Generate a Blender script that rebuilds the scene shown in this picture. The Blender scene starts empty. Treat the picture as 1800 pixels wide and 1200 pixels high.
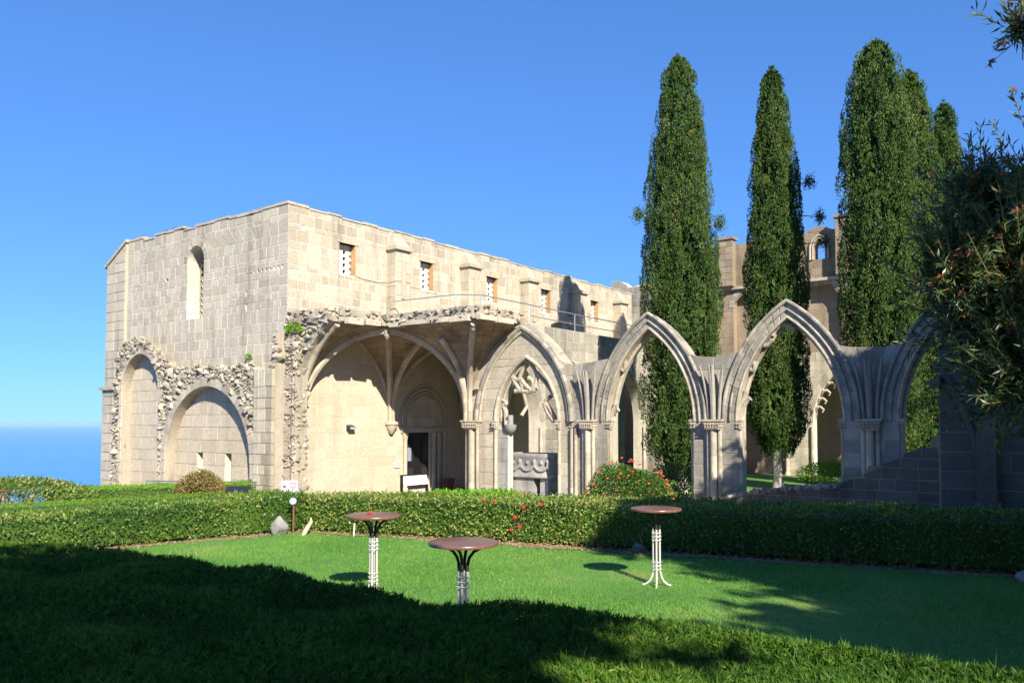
import bpy, bmesh, math, random
import numpy as np
from mathutils import Vector, Matrix
R = math.radians
scn = bpy.context.scene
COL = scn.collection
rnd = random.Random(7)

# ------------------------------------------------------------------ camera, sky, sun, exposure
FPX, TP = 1425.0, 64/1425.0
YAW = R(37.1)
FW = Vector((math.cos(YAW), math.sin(YAW), 0)); RT = Vector((math.sin(YAW), -math.cos(YAW), 0))
CAM = Vector((-19.5155, -25.5878, 3.15))
cd = bpy.data.cameras.new('camera'); cam = bpy.data.objects.new('camera', cd); COL.objects.link(cam)
cam.location = CAM
cam.rotation_euler = (R(90)+math.atan(TP), 0, YAW-R(90))
cd.sensor_width = 36; cd.lens = FPX/1800*36; cd.shift_y = 81/1800
cd.clip_start = 0.1; cd.clip_end = 200000
scn.camera = cam

SUN_EL = R(33.5); LX, LY = 0.54, 0.842          # horizontal direction the light travels
w = bpy.data.worlds.new('World'); scn.world = w; w.use_nodes = True
wn = w.node_tree; bg = wn.nodes['Background']
sky = wn.nodes.new('ShaderNodeTexSky'); sky.sky_type = 'NISHITA'; sky.sun_disc = False
sky.sun_elevation = SUN_EL; sky.sun_rotation = math.atan2(-LX, -LY)
sky.altitude = 200; sky.air_density = 1.0; sky.dust_density = 0.0; sky.ozone_density = 4.0
tint = wn.nodes.new('ShaderNodeMix'); tint.data_type = 'RGBA'; tint.blend_type = 'MULTIPLY'; tint.inputs[0].default_value = 1.0; tint.inputs[7].default_value = (.49, .96, 1.75, 1)
gm = wn.nodes.new('ShaderNodeGamma'); gm.inputs[1].default_value = .62; wn.links.new(sky.outputs[0], gm.inputs[0]); wn.links.new(gm.outputs[0], tint.inputs[6]); wn.links.new(tint.outputs[2], bg.inputs[0]); bg.inputs[1].default_value = 0.096
sl = bpy.data.lights.new('sun', 'SUN'); sun = bpy.data.objects.new('sun', sl); COL.objects.link(sun)
sl.energy = 5.0; sl.angle = R(0.53); sl.color = (1.0, 0.93, 0.80)
LD = Vector((LX*math.cos(SUN_EL), LY*math.cos(SUN_EL), -math.sin(SUN_EL))).normalized()
sun.rotation_euler = LD.to_track_quat('-Z', 'Y').to_euler()
sun.location = (-30, -60, 50)
vs = scn.view_settings; vs.view_transform = 'Standard'; vs.look = 'None'; vs.exposure = 1.08; vs.gamma = 1

# ------------------------------------------------------------------ helpers
def CF(a, wd, z): 
    p = CAM + RT*a + FW*wd; return Vector((p.x, p.y, z))
def tag(o, label=None, cat=None, group=None, kind=None):
    if label: o['label'] = label
    if cat: o['category'] = cat
    if group: o['group'] = group
    if kind: o['kind'] = kind
    return o
def empty(name, loc=(0, 0, 0), label=None, cat=None, group=None, rz=0):
    o = bpy.data.objects.new(name, None); COL.objects.link(o); o.location = loc; o.rotation_euler = (0, 0, rz)
    o.empty_display_size = .2
    return tag(o, label, cat, group)
def link(name, me, mat, parent=None):
    o = bpy.data.objects.new(name, me); COL.objects.link(o)
    if mat is not None and len(me.materials) == 0: me.materials.append(mat)
    if parent is not None:
        o.parent = parent
        o.matrix_parent_inverse = Matrix.Translation(parent.location).inverted() if abs(parent.rotation_euler[2]) < 1e-9 else parent.matrix_basis.inverted()
    return o
def copy_tree(o, parent=None):
    c = o.copy(); COL.objects.link(c)
    if parent is not None: c.parent = parent; c.matrix_parent_inverse = o.matrix_parent_inverse.copy()
    for ch in list(o.children): copy_tree(ch, c)
    return c
def npmesh(name, V, Fc, nper, tone=None, smooth=False):
    me = bpy.data.meshes.new(name); V = np.asarray(V, np.float32); Fc = np.asarray(Fc, np.int32)
    nf = len(Fc)
    me.vertices.add(len(V)); me.vertices.foreach_set('co', V.ravel())
    me.loops.add(nf*nper); me.loops.foreach_set('vertex_index', Fc.ravel())
    me.polygons.add(nf); me.polygons.foreach_set('loop_start', np.arange(0, nf*nper, nper, dtype=np.int32))
    if tone is not None:
        at = me.attributes.new('tone', 'FLOAT', 'FACE'); at.data.foreach_set('value', np.asarray(tone, np.float32))
    me.update(calc_edges=True)
    if smooth: me.polygons.foreach_set('use_smooth', np.ones(nf, bool))
    return me
class MB:
    def __init__(s): s.v = []; s.f = []; s.t = []
    def add(s, V, Fc, tone=.5):
        n = len(s.v); s.v += [tuple(p) for p in V]; s.f += [tuple(i+n for i in q) for q in Fc]; s.t += [tone]*len(Fc)
    def hexa(s, P, tone=.5):   # P: 4 bottom + 4 top (ccw)
        s.add(P, [(3, 2, 1, 0), (4, 5, 6, 7), (0, 1, 5, 4), (1, 2, 6, 5), (2, 3, 7, 6), (3, 0, 4, 7)], tone)
    def box(s, a, b, tone=.5):
        x0, y0, z0 = a; x1, y1, z1 = b
        s.hexa([(x0, y0, z0), (x1, y0, z0), (x1, y1, z0), (x0, y1, z0), (x0, y0, z1), (x1, y0, z1), (x1, y1, z1), (x0, y1, z1)], tone)
    def tube(s, pts, r, seg=8, caps=True, tone=.5, closed=False):
        pts = [Vector(p) for p in pts]; n = len(pts); rs = r if isinstance(r, (list, tuple)) else [r]*n
        V = []; nrm = None
        for i, p in enumerate(pts):
            if closed: d = pts[(i+1) % n]-pts[i-1]
            else: d = pts[min(i+1, n-1)]-pts[max(i-1, 0)]
            d = d.normalized() if d.length > 1e-9 else Vector((0, 0, 1))
            if nrm is None:
                nrm = d.cross(Vector((0.13, 0.29, 1))); 
                if nrm.length < .05: nrm = d.cross(Vector((1, 0, 0)))
                nrm.normalize()
            else:
                nrm = (nrm - d*nrm.dot(d))
                nrm = nrm.normalized() if nrm.length > 1e-6 else d.orthogonal().normalized()
            b = d.cross(nrm)
            for k in range(seg):
                a = 2*math.pi*k/seg; V.append(p + (nrm*math.cos(a)+b*math.sin(a))*rs[i])
        Fc = []
        for i in range(n if closed else n-1):
            j = (i+1) % n
            for k in range(seg): Fc.append((i*seg+k, i*seg+(k+1) % seg, j*seg+(k+1) % seg, j*seg+k))
        if caps and not closed:
            Fc.append(tuple(range(seg-1, -1, -1))); Fc.append(tuple((n-1)*seg+k for k in range(seg)))
        s.add(V, Fc, tone)
    def lathe(s, prof, c=(0, 0, 0), seg=20, tone=.5):
        V = []; n = len(prof)
        for r, z in prof:
            for k in range(seg):
                a = 2*math.pi*k/seg; V.append((c[0]+r*math.cos(a), c[1]+r*math.sin(a), c[2]+z))
        Fc = [(i*seg+k, i*seg+(k+1) % seg, (i+1)*seg+(k+1) % seg, (i+1)*seg+k) for i in range(n-1) for k in range(seg)]
        Fc.append(tuple(range(seg-1, -1, -1))); Fc.append(tuple((n-1)*seg+k for k in range(seg)))
        s.add(V, Fc, tone)
    def build(s, name, mat, parent=None, smooth=False):
        me = bpy.data.meshes.new(name); me.from_pydata(s.v, [], s.f); 
        at = me.attributes.new('tone', 'FLOAT', 'FACE'); at.data.foreach_set('value', s.t)
        if smooth:
            me.polygons.foreach_set('use_smooth', [True]*len(me.polygons))
            try: me.set_sharp_from_angle(angle=R(40))
            except Exception: pass
        me.update()
        return link(name, me, mat, parent)

# ------------------------------------------------------------------ materials
def mat(name):
    m = bpy.data.materials.new(name); m.use_nodes = True; nt = m.node_tree
    return m, nt, nt.nodes['Principled BSDF'], nt.nodes['Material Output']
def N(nt, t, **kw):
    n = nt.nodes.new(t)
    for k, v in kw.items(): setattr(n, k, v)
    return n
def ramp(nt, stops):
    r = N(nt, 'ShaderNodeValToRGB'); e = r.color_ramp.elements
    while len(e) < len(stops): e.new(0.5)
    for i, (p, c) in enumerate(stops): e[i].position = p; e[i].color = (*c, 1)
    return r
def noise(nt, sc, det=6, rough=.6, vec=None):
    n = N(nt, 'ShaderNodeTexNoise'); n.inputs['Scale'].default_value = sc; n.inputs['Detail'].default_value = det; n.inputs['Roughness'].default_value = rough
    if vec is not None: nt.links.new(vec, n.inputs['Vector'])
    return n
def mixc(nt, a, b, fac, mode='MIX'):
    m = N(nt, 'ShaderNodeMix', data_type='RGBA', blend_type=mode)
    for s, v in ((m.inputs[6], a), (m.inputs[7], b)):
        if isinstance(v, tuple): s.default_value = (*v, 1)
        else: nt.links.new(v, s)
    if isinstance(fac, (int, float)): m.inputs[0].default_value = fac
    else: nt.links.new(fac, m.inputs[0])
    return m.outputs[2]
def stone_mat(name, stops, grey=(.22, .21, .19), greyamt=.5, bump=.35, scale=1.0, rough=.92, streak=.8):
    m, nt, p, out = mat(name); L = nt.links.new
    g = N(nt, 'ShaderNodeNewGeometry'); pos = g.outputs['Position']
    at = N(nt, 'ShaderNodeAttribute', attribute_name='tone')
    c = ramp(nt, stops); L(at.outputs['Fac'], c.inputs[0])
    n1 = noise(nt, .45*scale, 5, .65, pos); r1 = ramp(nt, [(.42, (0, 0, 0)), (.68, (1, 1, 1))]); L(n1.outputs[0], r1.inputs[0])
    ml = N(nt, 'ShaderNodeMath', operation='MULTIPLY'); L(r1.outputs[0], ml.inputs[0]); ml.inputs[1].default_value = greyamt
    c1 = mixc(nt, c.outputs[0], grey, ml.outputs[0])
    n2 = noise(nt, 9*scale, 8, .7, pos); r2 = ramp(nt, [(.25, (.62, .60, .56)), (.55, (1, 1, 1)), (.8, (1.12, 1.1, 1.04))]); L(n2.outputs[0], r2.inputs[0])
    c2 = mixc(nt, c1, r2.outputs[0], .8, 'MULTIPLY')
    # lichen / pit spots
    n3 = noise(nt, 2.3*scale, 9, .75, pos); r3 = ramp(nt, [(.60, (0, 0, 0)), (.72, (1, 1, 1))]); L(n3.outputs[0], r3.inputs[0])
    ml3 = N(nt, 'ShaderNodeMath', operation='MULTIPLY'); L(r3.outputs[0], ml3.inputs[0]); ml3.inputs[1].default_value = .45
    c3 = mixc(nt, c2, (.10, .095, .085), ml3.outputs[0])
    mp = N(nt, 'ShaderNodeMapping'); mp.inputs['Scale'].default_value = (1.3, 1.3, .16); L(pos, mp.inputs[0])
    n4 = noise(nt, 1.0*scale, 6, .65, mp.outputs[0]); r4 = ramp(nt, [(.50, (1, 1, 1)), (.70, (.55, .54, .53))]); L(n4.outputs[0], r4.inputs[0])
    c3 = mixc(nt, c3, r4.outputs[0], streak, 'MULTIPLY')
    L(c3, p.inputs['Base Color']); p.inputs['Roughness'].default_value = rough; p.inputs['Specular IOR Level'].default_value = .2
    nb = noise(nt, 16*scale, 10, .72, pos); b = N(nt, 'ShaderNodeBump'); b.inputs['Strength'].default_value = bump; b.inputs['Distance'].default_value = .05
    L(nb.outputs[0], b.inputs['Height']); L(b.outputs[0], p.inputs['Normal'])
    return m
def plain(name, col, rough=.6, metal=0, spec=.4, var=0, sc=20):
    m, nt, p, out = mat(name)
    p.inputs['Roughness'].default_value = rough; p.inputs['Metallic'].default_value = metal; p.inputs['Specular IOR Level'].default_value = spec
    if var:
        g = N(nt, 'ShaderNodeNewGeometry'); n = noise(nt, sc, 6, .65, g.outputs['Position'])
        r = ramp(nt, [(.3, tuple(x*(1-var) for x in col)), (.7, tuple(min(1, x*(1+var)) for x in col))]); nt.links.new(n.outputs[0], r.inputs[0])
        nt.links.new(r.outputs[0], p.inputs['Base Color'])
    else: p.inputs['Base Color'].default_value = (*col, 1)
    return m
def leaf_mat(name, stops, trans=.3, rough=.5, spec=.35, sc=.8):
    m, nt, p, out = mat(name); L = nt.links.new
    at = N(nt, 'ShaderNodeAttribute', attribute_name='tone'); g = N(nt, 'ShaderNodeNewGeometry')
    n = noise(nt, sc, 3, .5, g.outputs['Position'])
    ad = N(nt, 'ShaderNodeMath', operation='MULTIPLY_ADD'); L(n.outputs[0], ad.inputs[0]); ad.inputs[1].default_value = .8; ad.inputs[2].default_value = -.4
    a2 = N(nt, 'ShaderNodeMath', operation='ADD', use_clamp=True); L(ad.outputs[0], a2.inputs[0]); L(at.outputs['Fac'], a2.inputs[1])
    c = ramp(nt, stops); L(a2.outputs[0], c.inputs[0]); L(c.outputs[0], p.inputs['Base Color'])
    p.inputs['Roughness'].default_value = rough; p.inputs['Specular IOR Level'].default_value = spec
    tr = N(nt, 'ShaderNodeBsdfTranslucent'); mc = mixc(nt, c.outputs[0], (.9, 1.0, .35), .5, 'MULTIPLY'); L(c.outputs[0], tr.inputs[0])
    ms = N(nt, 'ShaderNodeMixShader'); ms.inputs[0].default_value = trans; L(p.outputs[0], ms.inputs[1]); L(tr.outputs[0], ms.inputs[2]); L(ms.outputs[0], out.inputs[0])
    return m
ST = [(0, (.31, .265, .195)), (.35, (.41, .355, .265)), (.7, (.48, .42, .32)), (1, (.55, .485, .375))]
M = {}
M['ashlar'] = stone_mat('weathered_ashlar', ST, (.31, .285, .24), .4)
M['mortar'] = stone_mat('pale_mortar', [(0, (.60, .55, .45)), (1, (.64, .59, .49))], (.50, .47, .41), .3, .25)
M['warm'] = stone_mat('sheltered_stone', [(0, (.40, .33, .235)), (.5, (.47, .40, .295)), (1, (.53, .46, .35))], (.40, .33, .235), .35, .3, streak=.3)
M['grey'] = stone_mat('grey_arch_stone', [(0, (.23, .21, .175)), (.5, (.35, .32, .265)), (1, (.47, .425, .35))], (.16, .152, .14), .6)
M['rubble'] = stone_mat('rubble_stone', [(0, (.24, .21, .165)), (.5, (.40, .35, .27)), (1, (.55, .49, .385))], (.26, .24, .20), .5, .5, 1.6)
M['carved'] = stone_mat('carved_stone', [(0, (.37, .32, .24)), (.5, (.46, .40, .305)), (1, (.56, .49, .375))], (.27, .25, .215), .5, .4)
M['marble'] = stone_mat('grey_marble', [(0, (.30, .29, .27)), (1, (.40, .385, .355))], (.13, .13, .13), .7, .5, 1.5)  # darkened for the arch shadow on the basin; boulder and repair blocks share it
M['grille'] = plain('plaster_grille', (.58, .55, .49), .9, var=.1, sc=9)
M['orange_stone'] = stone_mat('orange_stone', [(0, (.46, .27, .12)), (1, (.52, .34, .17))], (.40, .26, .14), .4, .5)
M['ruin'] = stone_mat('shade_darkened_ruin_stone', [(0, (.13, .115, .10)), (.5, (.17, .15, .125)), (1, (.24, .215, .18))], (.075, .072, .07), .6, .6)  # stone colour darkened to carry the tree shade on the ruined wall
M['floor'] = stone_mat('worn_paving', [(0, (.20, .155, .11)), (1, (.25, .20, .14))], (.15, .12, .09), .5, .4)
M['vaultstone'] = stone_mat('shade_darkened_vault_stone', [(0, (.22, .165, .11)), (.5, (.31, .245, .17)), (1, (.38, .31, .22))], (.18, .135, .09), .5, .4)  # brown deepened to stand for the dim light under the vault
M['tan'] = stone_mat('tan_stone', [(0, (.22, .165, .11)), (.5, (.30, .235, .16)), (1, (.37, .30, .21))], (.20, .165, .125), .5, .4)
M['dark'] = plain('painted_interior_shade', (.03, .025, .022), .9)  # near-black colour standing in for shade behind the openings
M['ground'] = stone_mat('pale_gravel_soil', [(0, (.29, .23, .16)), (1, (.33, .27, .19))], (.22, .16, .10), .6, .5, 2)
M['plaster'] = plain('white_plaster', (.75, .73, .68), .85, var=.06, sc=8)
M['steel'] = plain('galvanised_rail', (.42, .45, .48), .35, .8)
M['silver'] = plain('silver_painted_tube', (.55, .54, .48), .38, .25, .5)
M['tube_shaded'] = plain('shade_darkened_tube', (.05, .045, .04), .4, .3)  # same tubes as the legs, coloured dark for shade under the table top
M['bark'] = plain('bark', (.17, .125, .09), .95, var=.4, sc=14)
M['cbark'] = plain('cypress_bark', (.36, .31, .26), .95, var=.45, sc=18)
M['soil'] = plain('dry_soil', (.25, .17, .10), .95, var=.35, sc=9)
M['wood_dark'] = plain('dark_door_wood', (.012, .008, .008), .5, var=.3, sc=6)
M['red_wood'] = plain('red_brown_wood', (.22, .06, .035), .5, var=.3)
M['rust'] = plain('rusty_post', (.16, .06, .035), .8, var=.3, sc=30)
M['black'] = plain('black_plastic', (.02, .02, .022), .45)
M['terracotta'] = plain('terracotta', (.16, .05, .035), .7, var=.2)
M['signface'] = plain('sign_white', (.40, .43, .47), .6)
M['signred'] = plain('sign_red', (.30, .06, .06), .6)
M['lampglass'] = plain('lamp_lens', (.32, .40, .42), .25)
M['glass'] = plain('dark_glass', (.02, .025, .035), .08, 0, .8)
M['paper'] = plain('paper_notice', (.22, .24, .28), .7)
M['cable'] = plain('pale_cable', (.45, .40, .32), .7)
M['bird'] = plain('pigeon_feathers', (.10, .10, .12), .7, var=.3, sc=40)
# table top: brown laminate with streaks
m, nt, p, out = mat('brown_table_laminate'); tc = N(nt, 'ShaderNodeTexCoord'); mp = N(nt, 'ShaderNodeMapping'); mp.inputs['Scale'].default_value = (2, 22, 2)
nt.links.new(tc.outputs['Object'], mp.inputs[0]); nz = noise(nt, 3, 8, .65, mp.outputs[0]); rr = ramp(nt, [(.3, (.10, .045, .03)), (.7, (.20, .10, .07))]); nt.links.new(nz.outputs[0], rr.inputs[0])
nt.links.new(rr.outputs[0], p.inputs['Base Color']); p.inputs['Roughness'].default_value = .3; p.inputs['Specular IOR Level'].default_value = .5; M['tabletop'] = m
# lawn soil under the blades
m, nt, p, out = mat('lawn_turf'); g = N(nt, 'ShaderNodeNewGeometry'); n1 = noise(nt, .55, 6, .6, g.outputs['Position']); n2 = noise(nt, 14, 6, .7, g.outputs['Position'])
r1 = ramp(nt, [(.30, (.07, .19, .025)), (.55, (.10, .24, .035)), (.72, (.24, .26, .07))]); nt.links.new(n1.outputs[0], r1.inputs[0])
r2 = ramp(nt, [(.2, (.55, .55, .5)), (.7, (1.1, 1.1, 1.0))]); nt.links.new(n2.outputs[0], r2.inputs[0])
nt.links.new(mixc(nt, r1.outputs[0], r2.outputs[0], 1.0, 'MULTIPLY'), p.inputs['Base Color']); p.inputs['Roughness'].default_value = .9
bp = N(nt, 'ShaderNodeBump'); bp.inputs['Strength'].default_value = .6; bp.inputs['Distance'].default_value = .04; nt.links.new(n2.outputs[0], bp.inputs['Height']); nt.links.new(bp.outputs[0], p.inputs['Normal']); M['lawn'] = m
# sea
m, nt, p, out = mat('sea_water'); p.inputs['Base Color'].default_value = (.03, .17, .50, 1); p.inputs['Roughness'].default_value = .22; p.inputs['IOR'].default_value = 1.33
g = N(nt, 'ShaderNodeNewGeometry'); nz = noise(nt, .05, 8, .6, g.outputs['Position']); bp = N(nt, 'ShaderNodeBump'); bp.inputs['Strength'].default_value = .5; bp.inputs['Distance'].default_value = 3
nt.links.new(nz.outputs[0], bp.inputs['Height']); nt.links.new(bp.outputs[0], p.inputs['Normal']); M['sea'] = m
M['cypress'] = leaf_mat('cypress_foliage', [(0, (.018, .042, .009)), (.4, (.050, .095, .020)), (.75, (.098, .145, .034)), (1, (.24, .17, .07))], .06, .8, .12, .6)
M['hedge'] = leaf_mat('hedge_leaves', [(0, (.035, .08, .012)), (.4, (.085, .17, .024)), (.75, (.20, .28, .045)), (1, (.36, .30, .10))], .3, .45, .4, .9)
M['hedge_smooth'] = leaf_mat('smooth_hedge_leaves', [(0, (.06, .13, .015)), (.5, (.11, .22, .02)), (1, (.20, .32, .03))], .3, .6, .3, .8)
M['lime'] = leaf_mat('lime_hedge_leaves', [(0, (.07, .18, .012)), (.5, (.15, .34, .02)), (1, (.27, .46, .03))], .35, .5, .3)
M['thuja'] = leaf_mat('thuja_sprays', [(0, (.03, .075, .008)), (.5, (.065, .15, .012)), (.85, (.12, .21, .018)), (1, (.20, .20, .04))], .25, .6, .25, 1.3)
M['grass'] = leaf_mat('grass_blades', [(0, (.07, .19, .025)), (.45, (.12, .29, .04)), (.75, (.20, .36, .06)), (1, (.40, .38, .13))], .35, .6, .2, .55)
M['oleander'] = leaf_mat('narrow_leaves', [(0, (.022, .045, .018)), (.5, (.055, .10, .035)), (.85, (.13, .19, .06)), (1, (.28, .11, .05))], .25, .36, .5, 2)
M['autumn'] = leaf_mat('reddish_leaves', [(0, (.10, .10, .02)), (.4, (.20, .20, .04)), (.75, (.26, .15, .07)), (1, (.30, .11, .08))], .25, .6, .3, 2)
M['lantana'] = leaf_mat('lantana_leaves', [(0, (.04, .09, .015)), (1, (.12, .22, .03))], .3, .5, .35)
M['orange'] = plain('orange_blossom', (.75, .15, .03), .6); M['redfl'] = plain('red_blossom', (.70, .03, .04), .6); M['yellowfl'] = plain('yellow_blossom', (.75, .42, .03), .6)
M['twig'] = plain('yellowish_twig', (.20, .14, .05), .8, var=.3)

# ------------------------------------------------------------------ masonry kit
Z = Vector((0, 0, 1))
class Frame:
    def __init__(s, O, U, Nn): s.O = Vector(O); s.U = Vector(U); s.N = Vector(Nn)
    def p(s, u, z, n=0.): return s.O + s.U*u + Z*z + s.N*n
class Rect:
    def __init__(s, a, b, z0, z1): s.a, s.b, s.zmin, s.zmax = a, b, z0, z1
    def span(s, z): return (s.a, s.b)
class Arch:   # pointed arch: centre c, half width a, springing zs, rise b
    def __init__(s, c, a, zs, b, z0): s.c, s.a, s.zs, s.b, s.zmin, s.zmax = c, a, zs, b, z0, zs+b; s.R = (a*a+b*b)/(2*a); s.mul = 1
    def span(s, z):
        h = min(max(0, z-s.zs), s.b); x = s.R-math.sqrt(max(0, s.R*s.R-h*h)); x = min(x, s.a)
        return (s.c-s.a+x, s.c+s.a-x)
    def ext(s, th):   # extrados as a larger arch
        return Arch(s.c, s.a+th, s.zs, math.sqrt((s.R+th)**2-(s.R-s.a)**2), s.zmin)
    def curve(s, side, off=0., n=14):   # from springing to apex, offset outward
        th = math.acos(min(1, (s.R-s.a)/(s.R+off))); o = []
        for k in range(n+1):
            t = th*k/n; x = s.R-(s.R+off)*math.cos(t)   # inward distance from springing line
            o.append((s.c-side*(s.a-x), s.zs+(s.R+off)*math.sin(t)))
        return o
blocksets = {}
def segs(u0, u1, za, zb, ops):
    zm = (za+zb)/2; L = (u0, u0); out = []
    act = [o for o in ops if o.zmin < zm < o.zmax]
    act.sort(key=lambda o: o.span(zm)[0])
    for o in act:
        sa = o.span(max(za, o.zmin+1e-4)); sb = o.span(min(zb, o.zmax-1e-4))
        out.append((L, (sa[0], sb[0]))); L = (sa[1], sb[1])
    out.append((L, (u1, u1)))
    return [(l, r) for l, r in out if (r[0]+r[1]-l[0]-l[1])/2 > .03]
def lines(z0, z1, h, breaks, rg, j=.1):
    zs = [z0]
    while zs[-1] < z1-.6*h: zs.append(zs[-1]+h*(1+rg.uniform(-j, j)))
    zs[-1] = z1
    for b in breaks:
        if z0+.05 < b < z1-.05:
            i = min(range(len(zs)), key=lambda k: abs(zs[k]-b))
            if 0 < i < len(zs)-1 and abs(zs[i]-b) < .55*h: zs[i] = b
            else: zs.append(b); zs.sort()
    return zs
def core(mb, fr, u0, u1, z0, z1, ops, T, n0=-.008, h=.16, top=None, du=.4):
    nrow = max(1, int(round((z1-z0)/h))); zs = sorted(set([z0+(z1-z0)*k/nrow for k in range(nrow+1)]+[b for o in ops for b in (o.zmin, o.zmax) if z0 < b < z1]))
    for za, zb in zip(zs[:-1], zs[1:]):
        for l, r in segs(u0, u1, za, zb, ops):
            k = 1 if top is None else max(1, int((r[0]-l[0])/du))
            for i in range(k):
                f0, f1 = i/k, (i+1)/k
                q = [(l[0]+(r[0]-l[0])*f0, za), (l[0]+(r[0]-l[0])*f1, za), (l[1]+(r[1]-l[1])*f1, zb), (l[1]+(r[1]-l[1])*f0, zb)]
                if top is not None:
                    q = [(u, min(z, top(u))) for u, z in q]
                    if max(q[2][1], q[3][1]) - za < .01: continue
                P = [fr.p(u, z, n0) for u, z in q]+[fr.p(u, z, -T) for u, z in q]
                mb.hexa(P)
def wall(blocks, fr, u0, u1, z0, z1, ops, h=.46, l=.66, rg=rnd, top=None, jit=.004, tone=None, skip=None, thick=.10, gap=.022, n0=0., topgap=0.):
    zs = lines(z0, z1, h, [b for o in ops for b in (o.zmin, o.zmax)], rg)
    for za, zb in zip(zs[:-1], zs[1:]):
        if zb-za < .05: continue
        rowt = rg.uniform(-.12, .12)
        for L, Rr in segs(u0, u1, za, zb, ops):
            wd = (Rr[0]+Rr[1]-L[0]-L[1])/2
            n = max(1, int(round(wd/(l*rg.uniform(.85, 1.15)))))
            fr_ = [0]+sorted((k+rg.uniform(-.22, .22))/n for k in range(1, n))+[1]
            for f0, f1 in zip(fr_[:-1], fr_[1:]):
                q = [(L[0]+(Rr[0]-L[0])*f0, za), (L[0]+(Rr[0]-L[0])*f1, za), (L[1]+(Rr[1]-L[1])*f1, zb), (L[1]+(Rr[1]-L[1])*f0, zb)]
                if top is not None:
                    q = [(u, min(z, top(u)-topgap)) for u, z in q]
                    if min(q[2][1], q[3][1])-za < .09: continue
                cu = sum(a for a, b in q)/4; cz = sum(b for a, b in q)/4
                if skip and skip(cu, cz): continue
                t = rg.random()*.75+.12+rowt if tone is None else tone(cu, cz, rg)
                blocks.append((fr, q, n0+rg.uniform(-jit, jit), thick, min(1, max(0, t)), gap))
def vouss(blocks, fr, arch, th, n, front=.02, thick=.5, rg=rnd, gap=.014, sides=(1, -1), tlo=.1, thi=.9, upto=1.0):
    ti = math.acos((arch.R-arch.a)/arch.R); te = math.acos((arch.R-arch.a)/(arch.R+th))
    for sd in sides:
        for k in range(n):
            if (k+.5)/n > upto: break
            a0, a1, e0, e1 = ti*k/n, ti*(k+1)/n, te*k/n, te*(k+1)/n
            P = lambda r, t: (arch.c-sd*(arch.a-(arch.R-r*math.cos(t))), arch.zs+r*math.sin(t))
            q = [P(arch.R, a0), P(arch.R+th, e0), P(arch.R+th, e1), P(arch.R, a1)]
            if sd == 1: q = q[::-1]
            blocks.append((fr, q, front+rg.uniform(-.006, .006), thick, rg.uniform(tlo, thi), gap))
def block_geo(b, rg=rnd):
    fr, q, n0, th, tone, gap = b
    cu = sum(u for u, z in q)/4; cz = sum(z for u, z in q)/4
    def shr(d):
        o = []
        for u, z in q:
            du, dz = u-cu, z-cz; ln = math.hypot(du, dz)+1e-6
            o.append((u-math.copysign(min(abs(du)*.8, d), du), z-math.copysign(min(abs(dz)*.8, d), dz)))
        return o
    g = gap/2; q1 = shr(g); q2 = shr(g+.008)
    V = [fr.p(u, z, n0-th) for u, z in q1]+[fr.p(u, z, n0-.009) for u, z in q1]+[fr.p(u+rg.uniform(-.008, .008), z+rg.uniform(-.008, .008), n0+rg.uniform(-.003, .003)) for u, z in q2]
    Fc = [(8, 9, 10, 11)]+[(4+i, 4+(i+1) % 4, 8+(i+1) % 4, 8+i) for i in range(4)]+[(i, (i+1) % 4, 4+(i+1) % 4, 4+i) for i in range(4)]
    if (fr.U.cross(Z)).dot(fr.N) < 0: Fc = [f[::-1] for f in Fc]
    return V, Fc, tone
def area(b):
    q = b[1]; s = 0
    for i in range(4): s += q[i][0]*q[(i+1) % 4][1]-q[(i+1) % 4][0]*q[i][1]
    c = b[0].p(sum(u for u, z in q)/4, sum(z for u, z in q)/4)
    return abs(s)/2/((c-CAM).length**2)*abs((c-CAM).normalized().dot(b[0].N))
def emit(blocks, parent, name, mt, limit=300):
    bl = sorted(blocks, key=area, reverse=True)
    for b in bl[:limit]:
        mb = MB(); mb.add(*block_geo(b)); mb.build(name, mt, parent)
    if len(bl) > limit:
        mb = MB()
        for b in bl[limit:]: mb.add(*block_geo(b))
        tag(mb.build(name+'_field', mt, parent), kind='stuff')
def patch_geo(P, nrm, gap=.02, t=.06, front=.012, tone=.5):
    c = sum(P, Vector())/4; V = []
    q = [c+(p-c)*max(.3, 1-gap/max(.05, (p-c).length)) for p in P]
    V = [p-nrm*t for p in q]+[p+nrm*front for p in q]
    return V, [(4, 5, 6, 7), (0, 1, 5, 4), (1, 2, 6, 5), (2, 3, 7, 6), (3, 0, 4, 7), (3, 2, 1, 0)], tone
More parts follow.
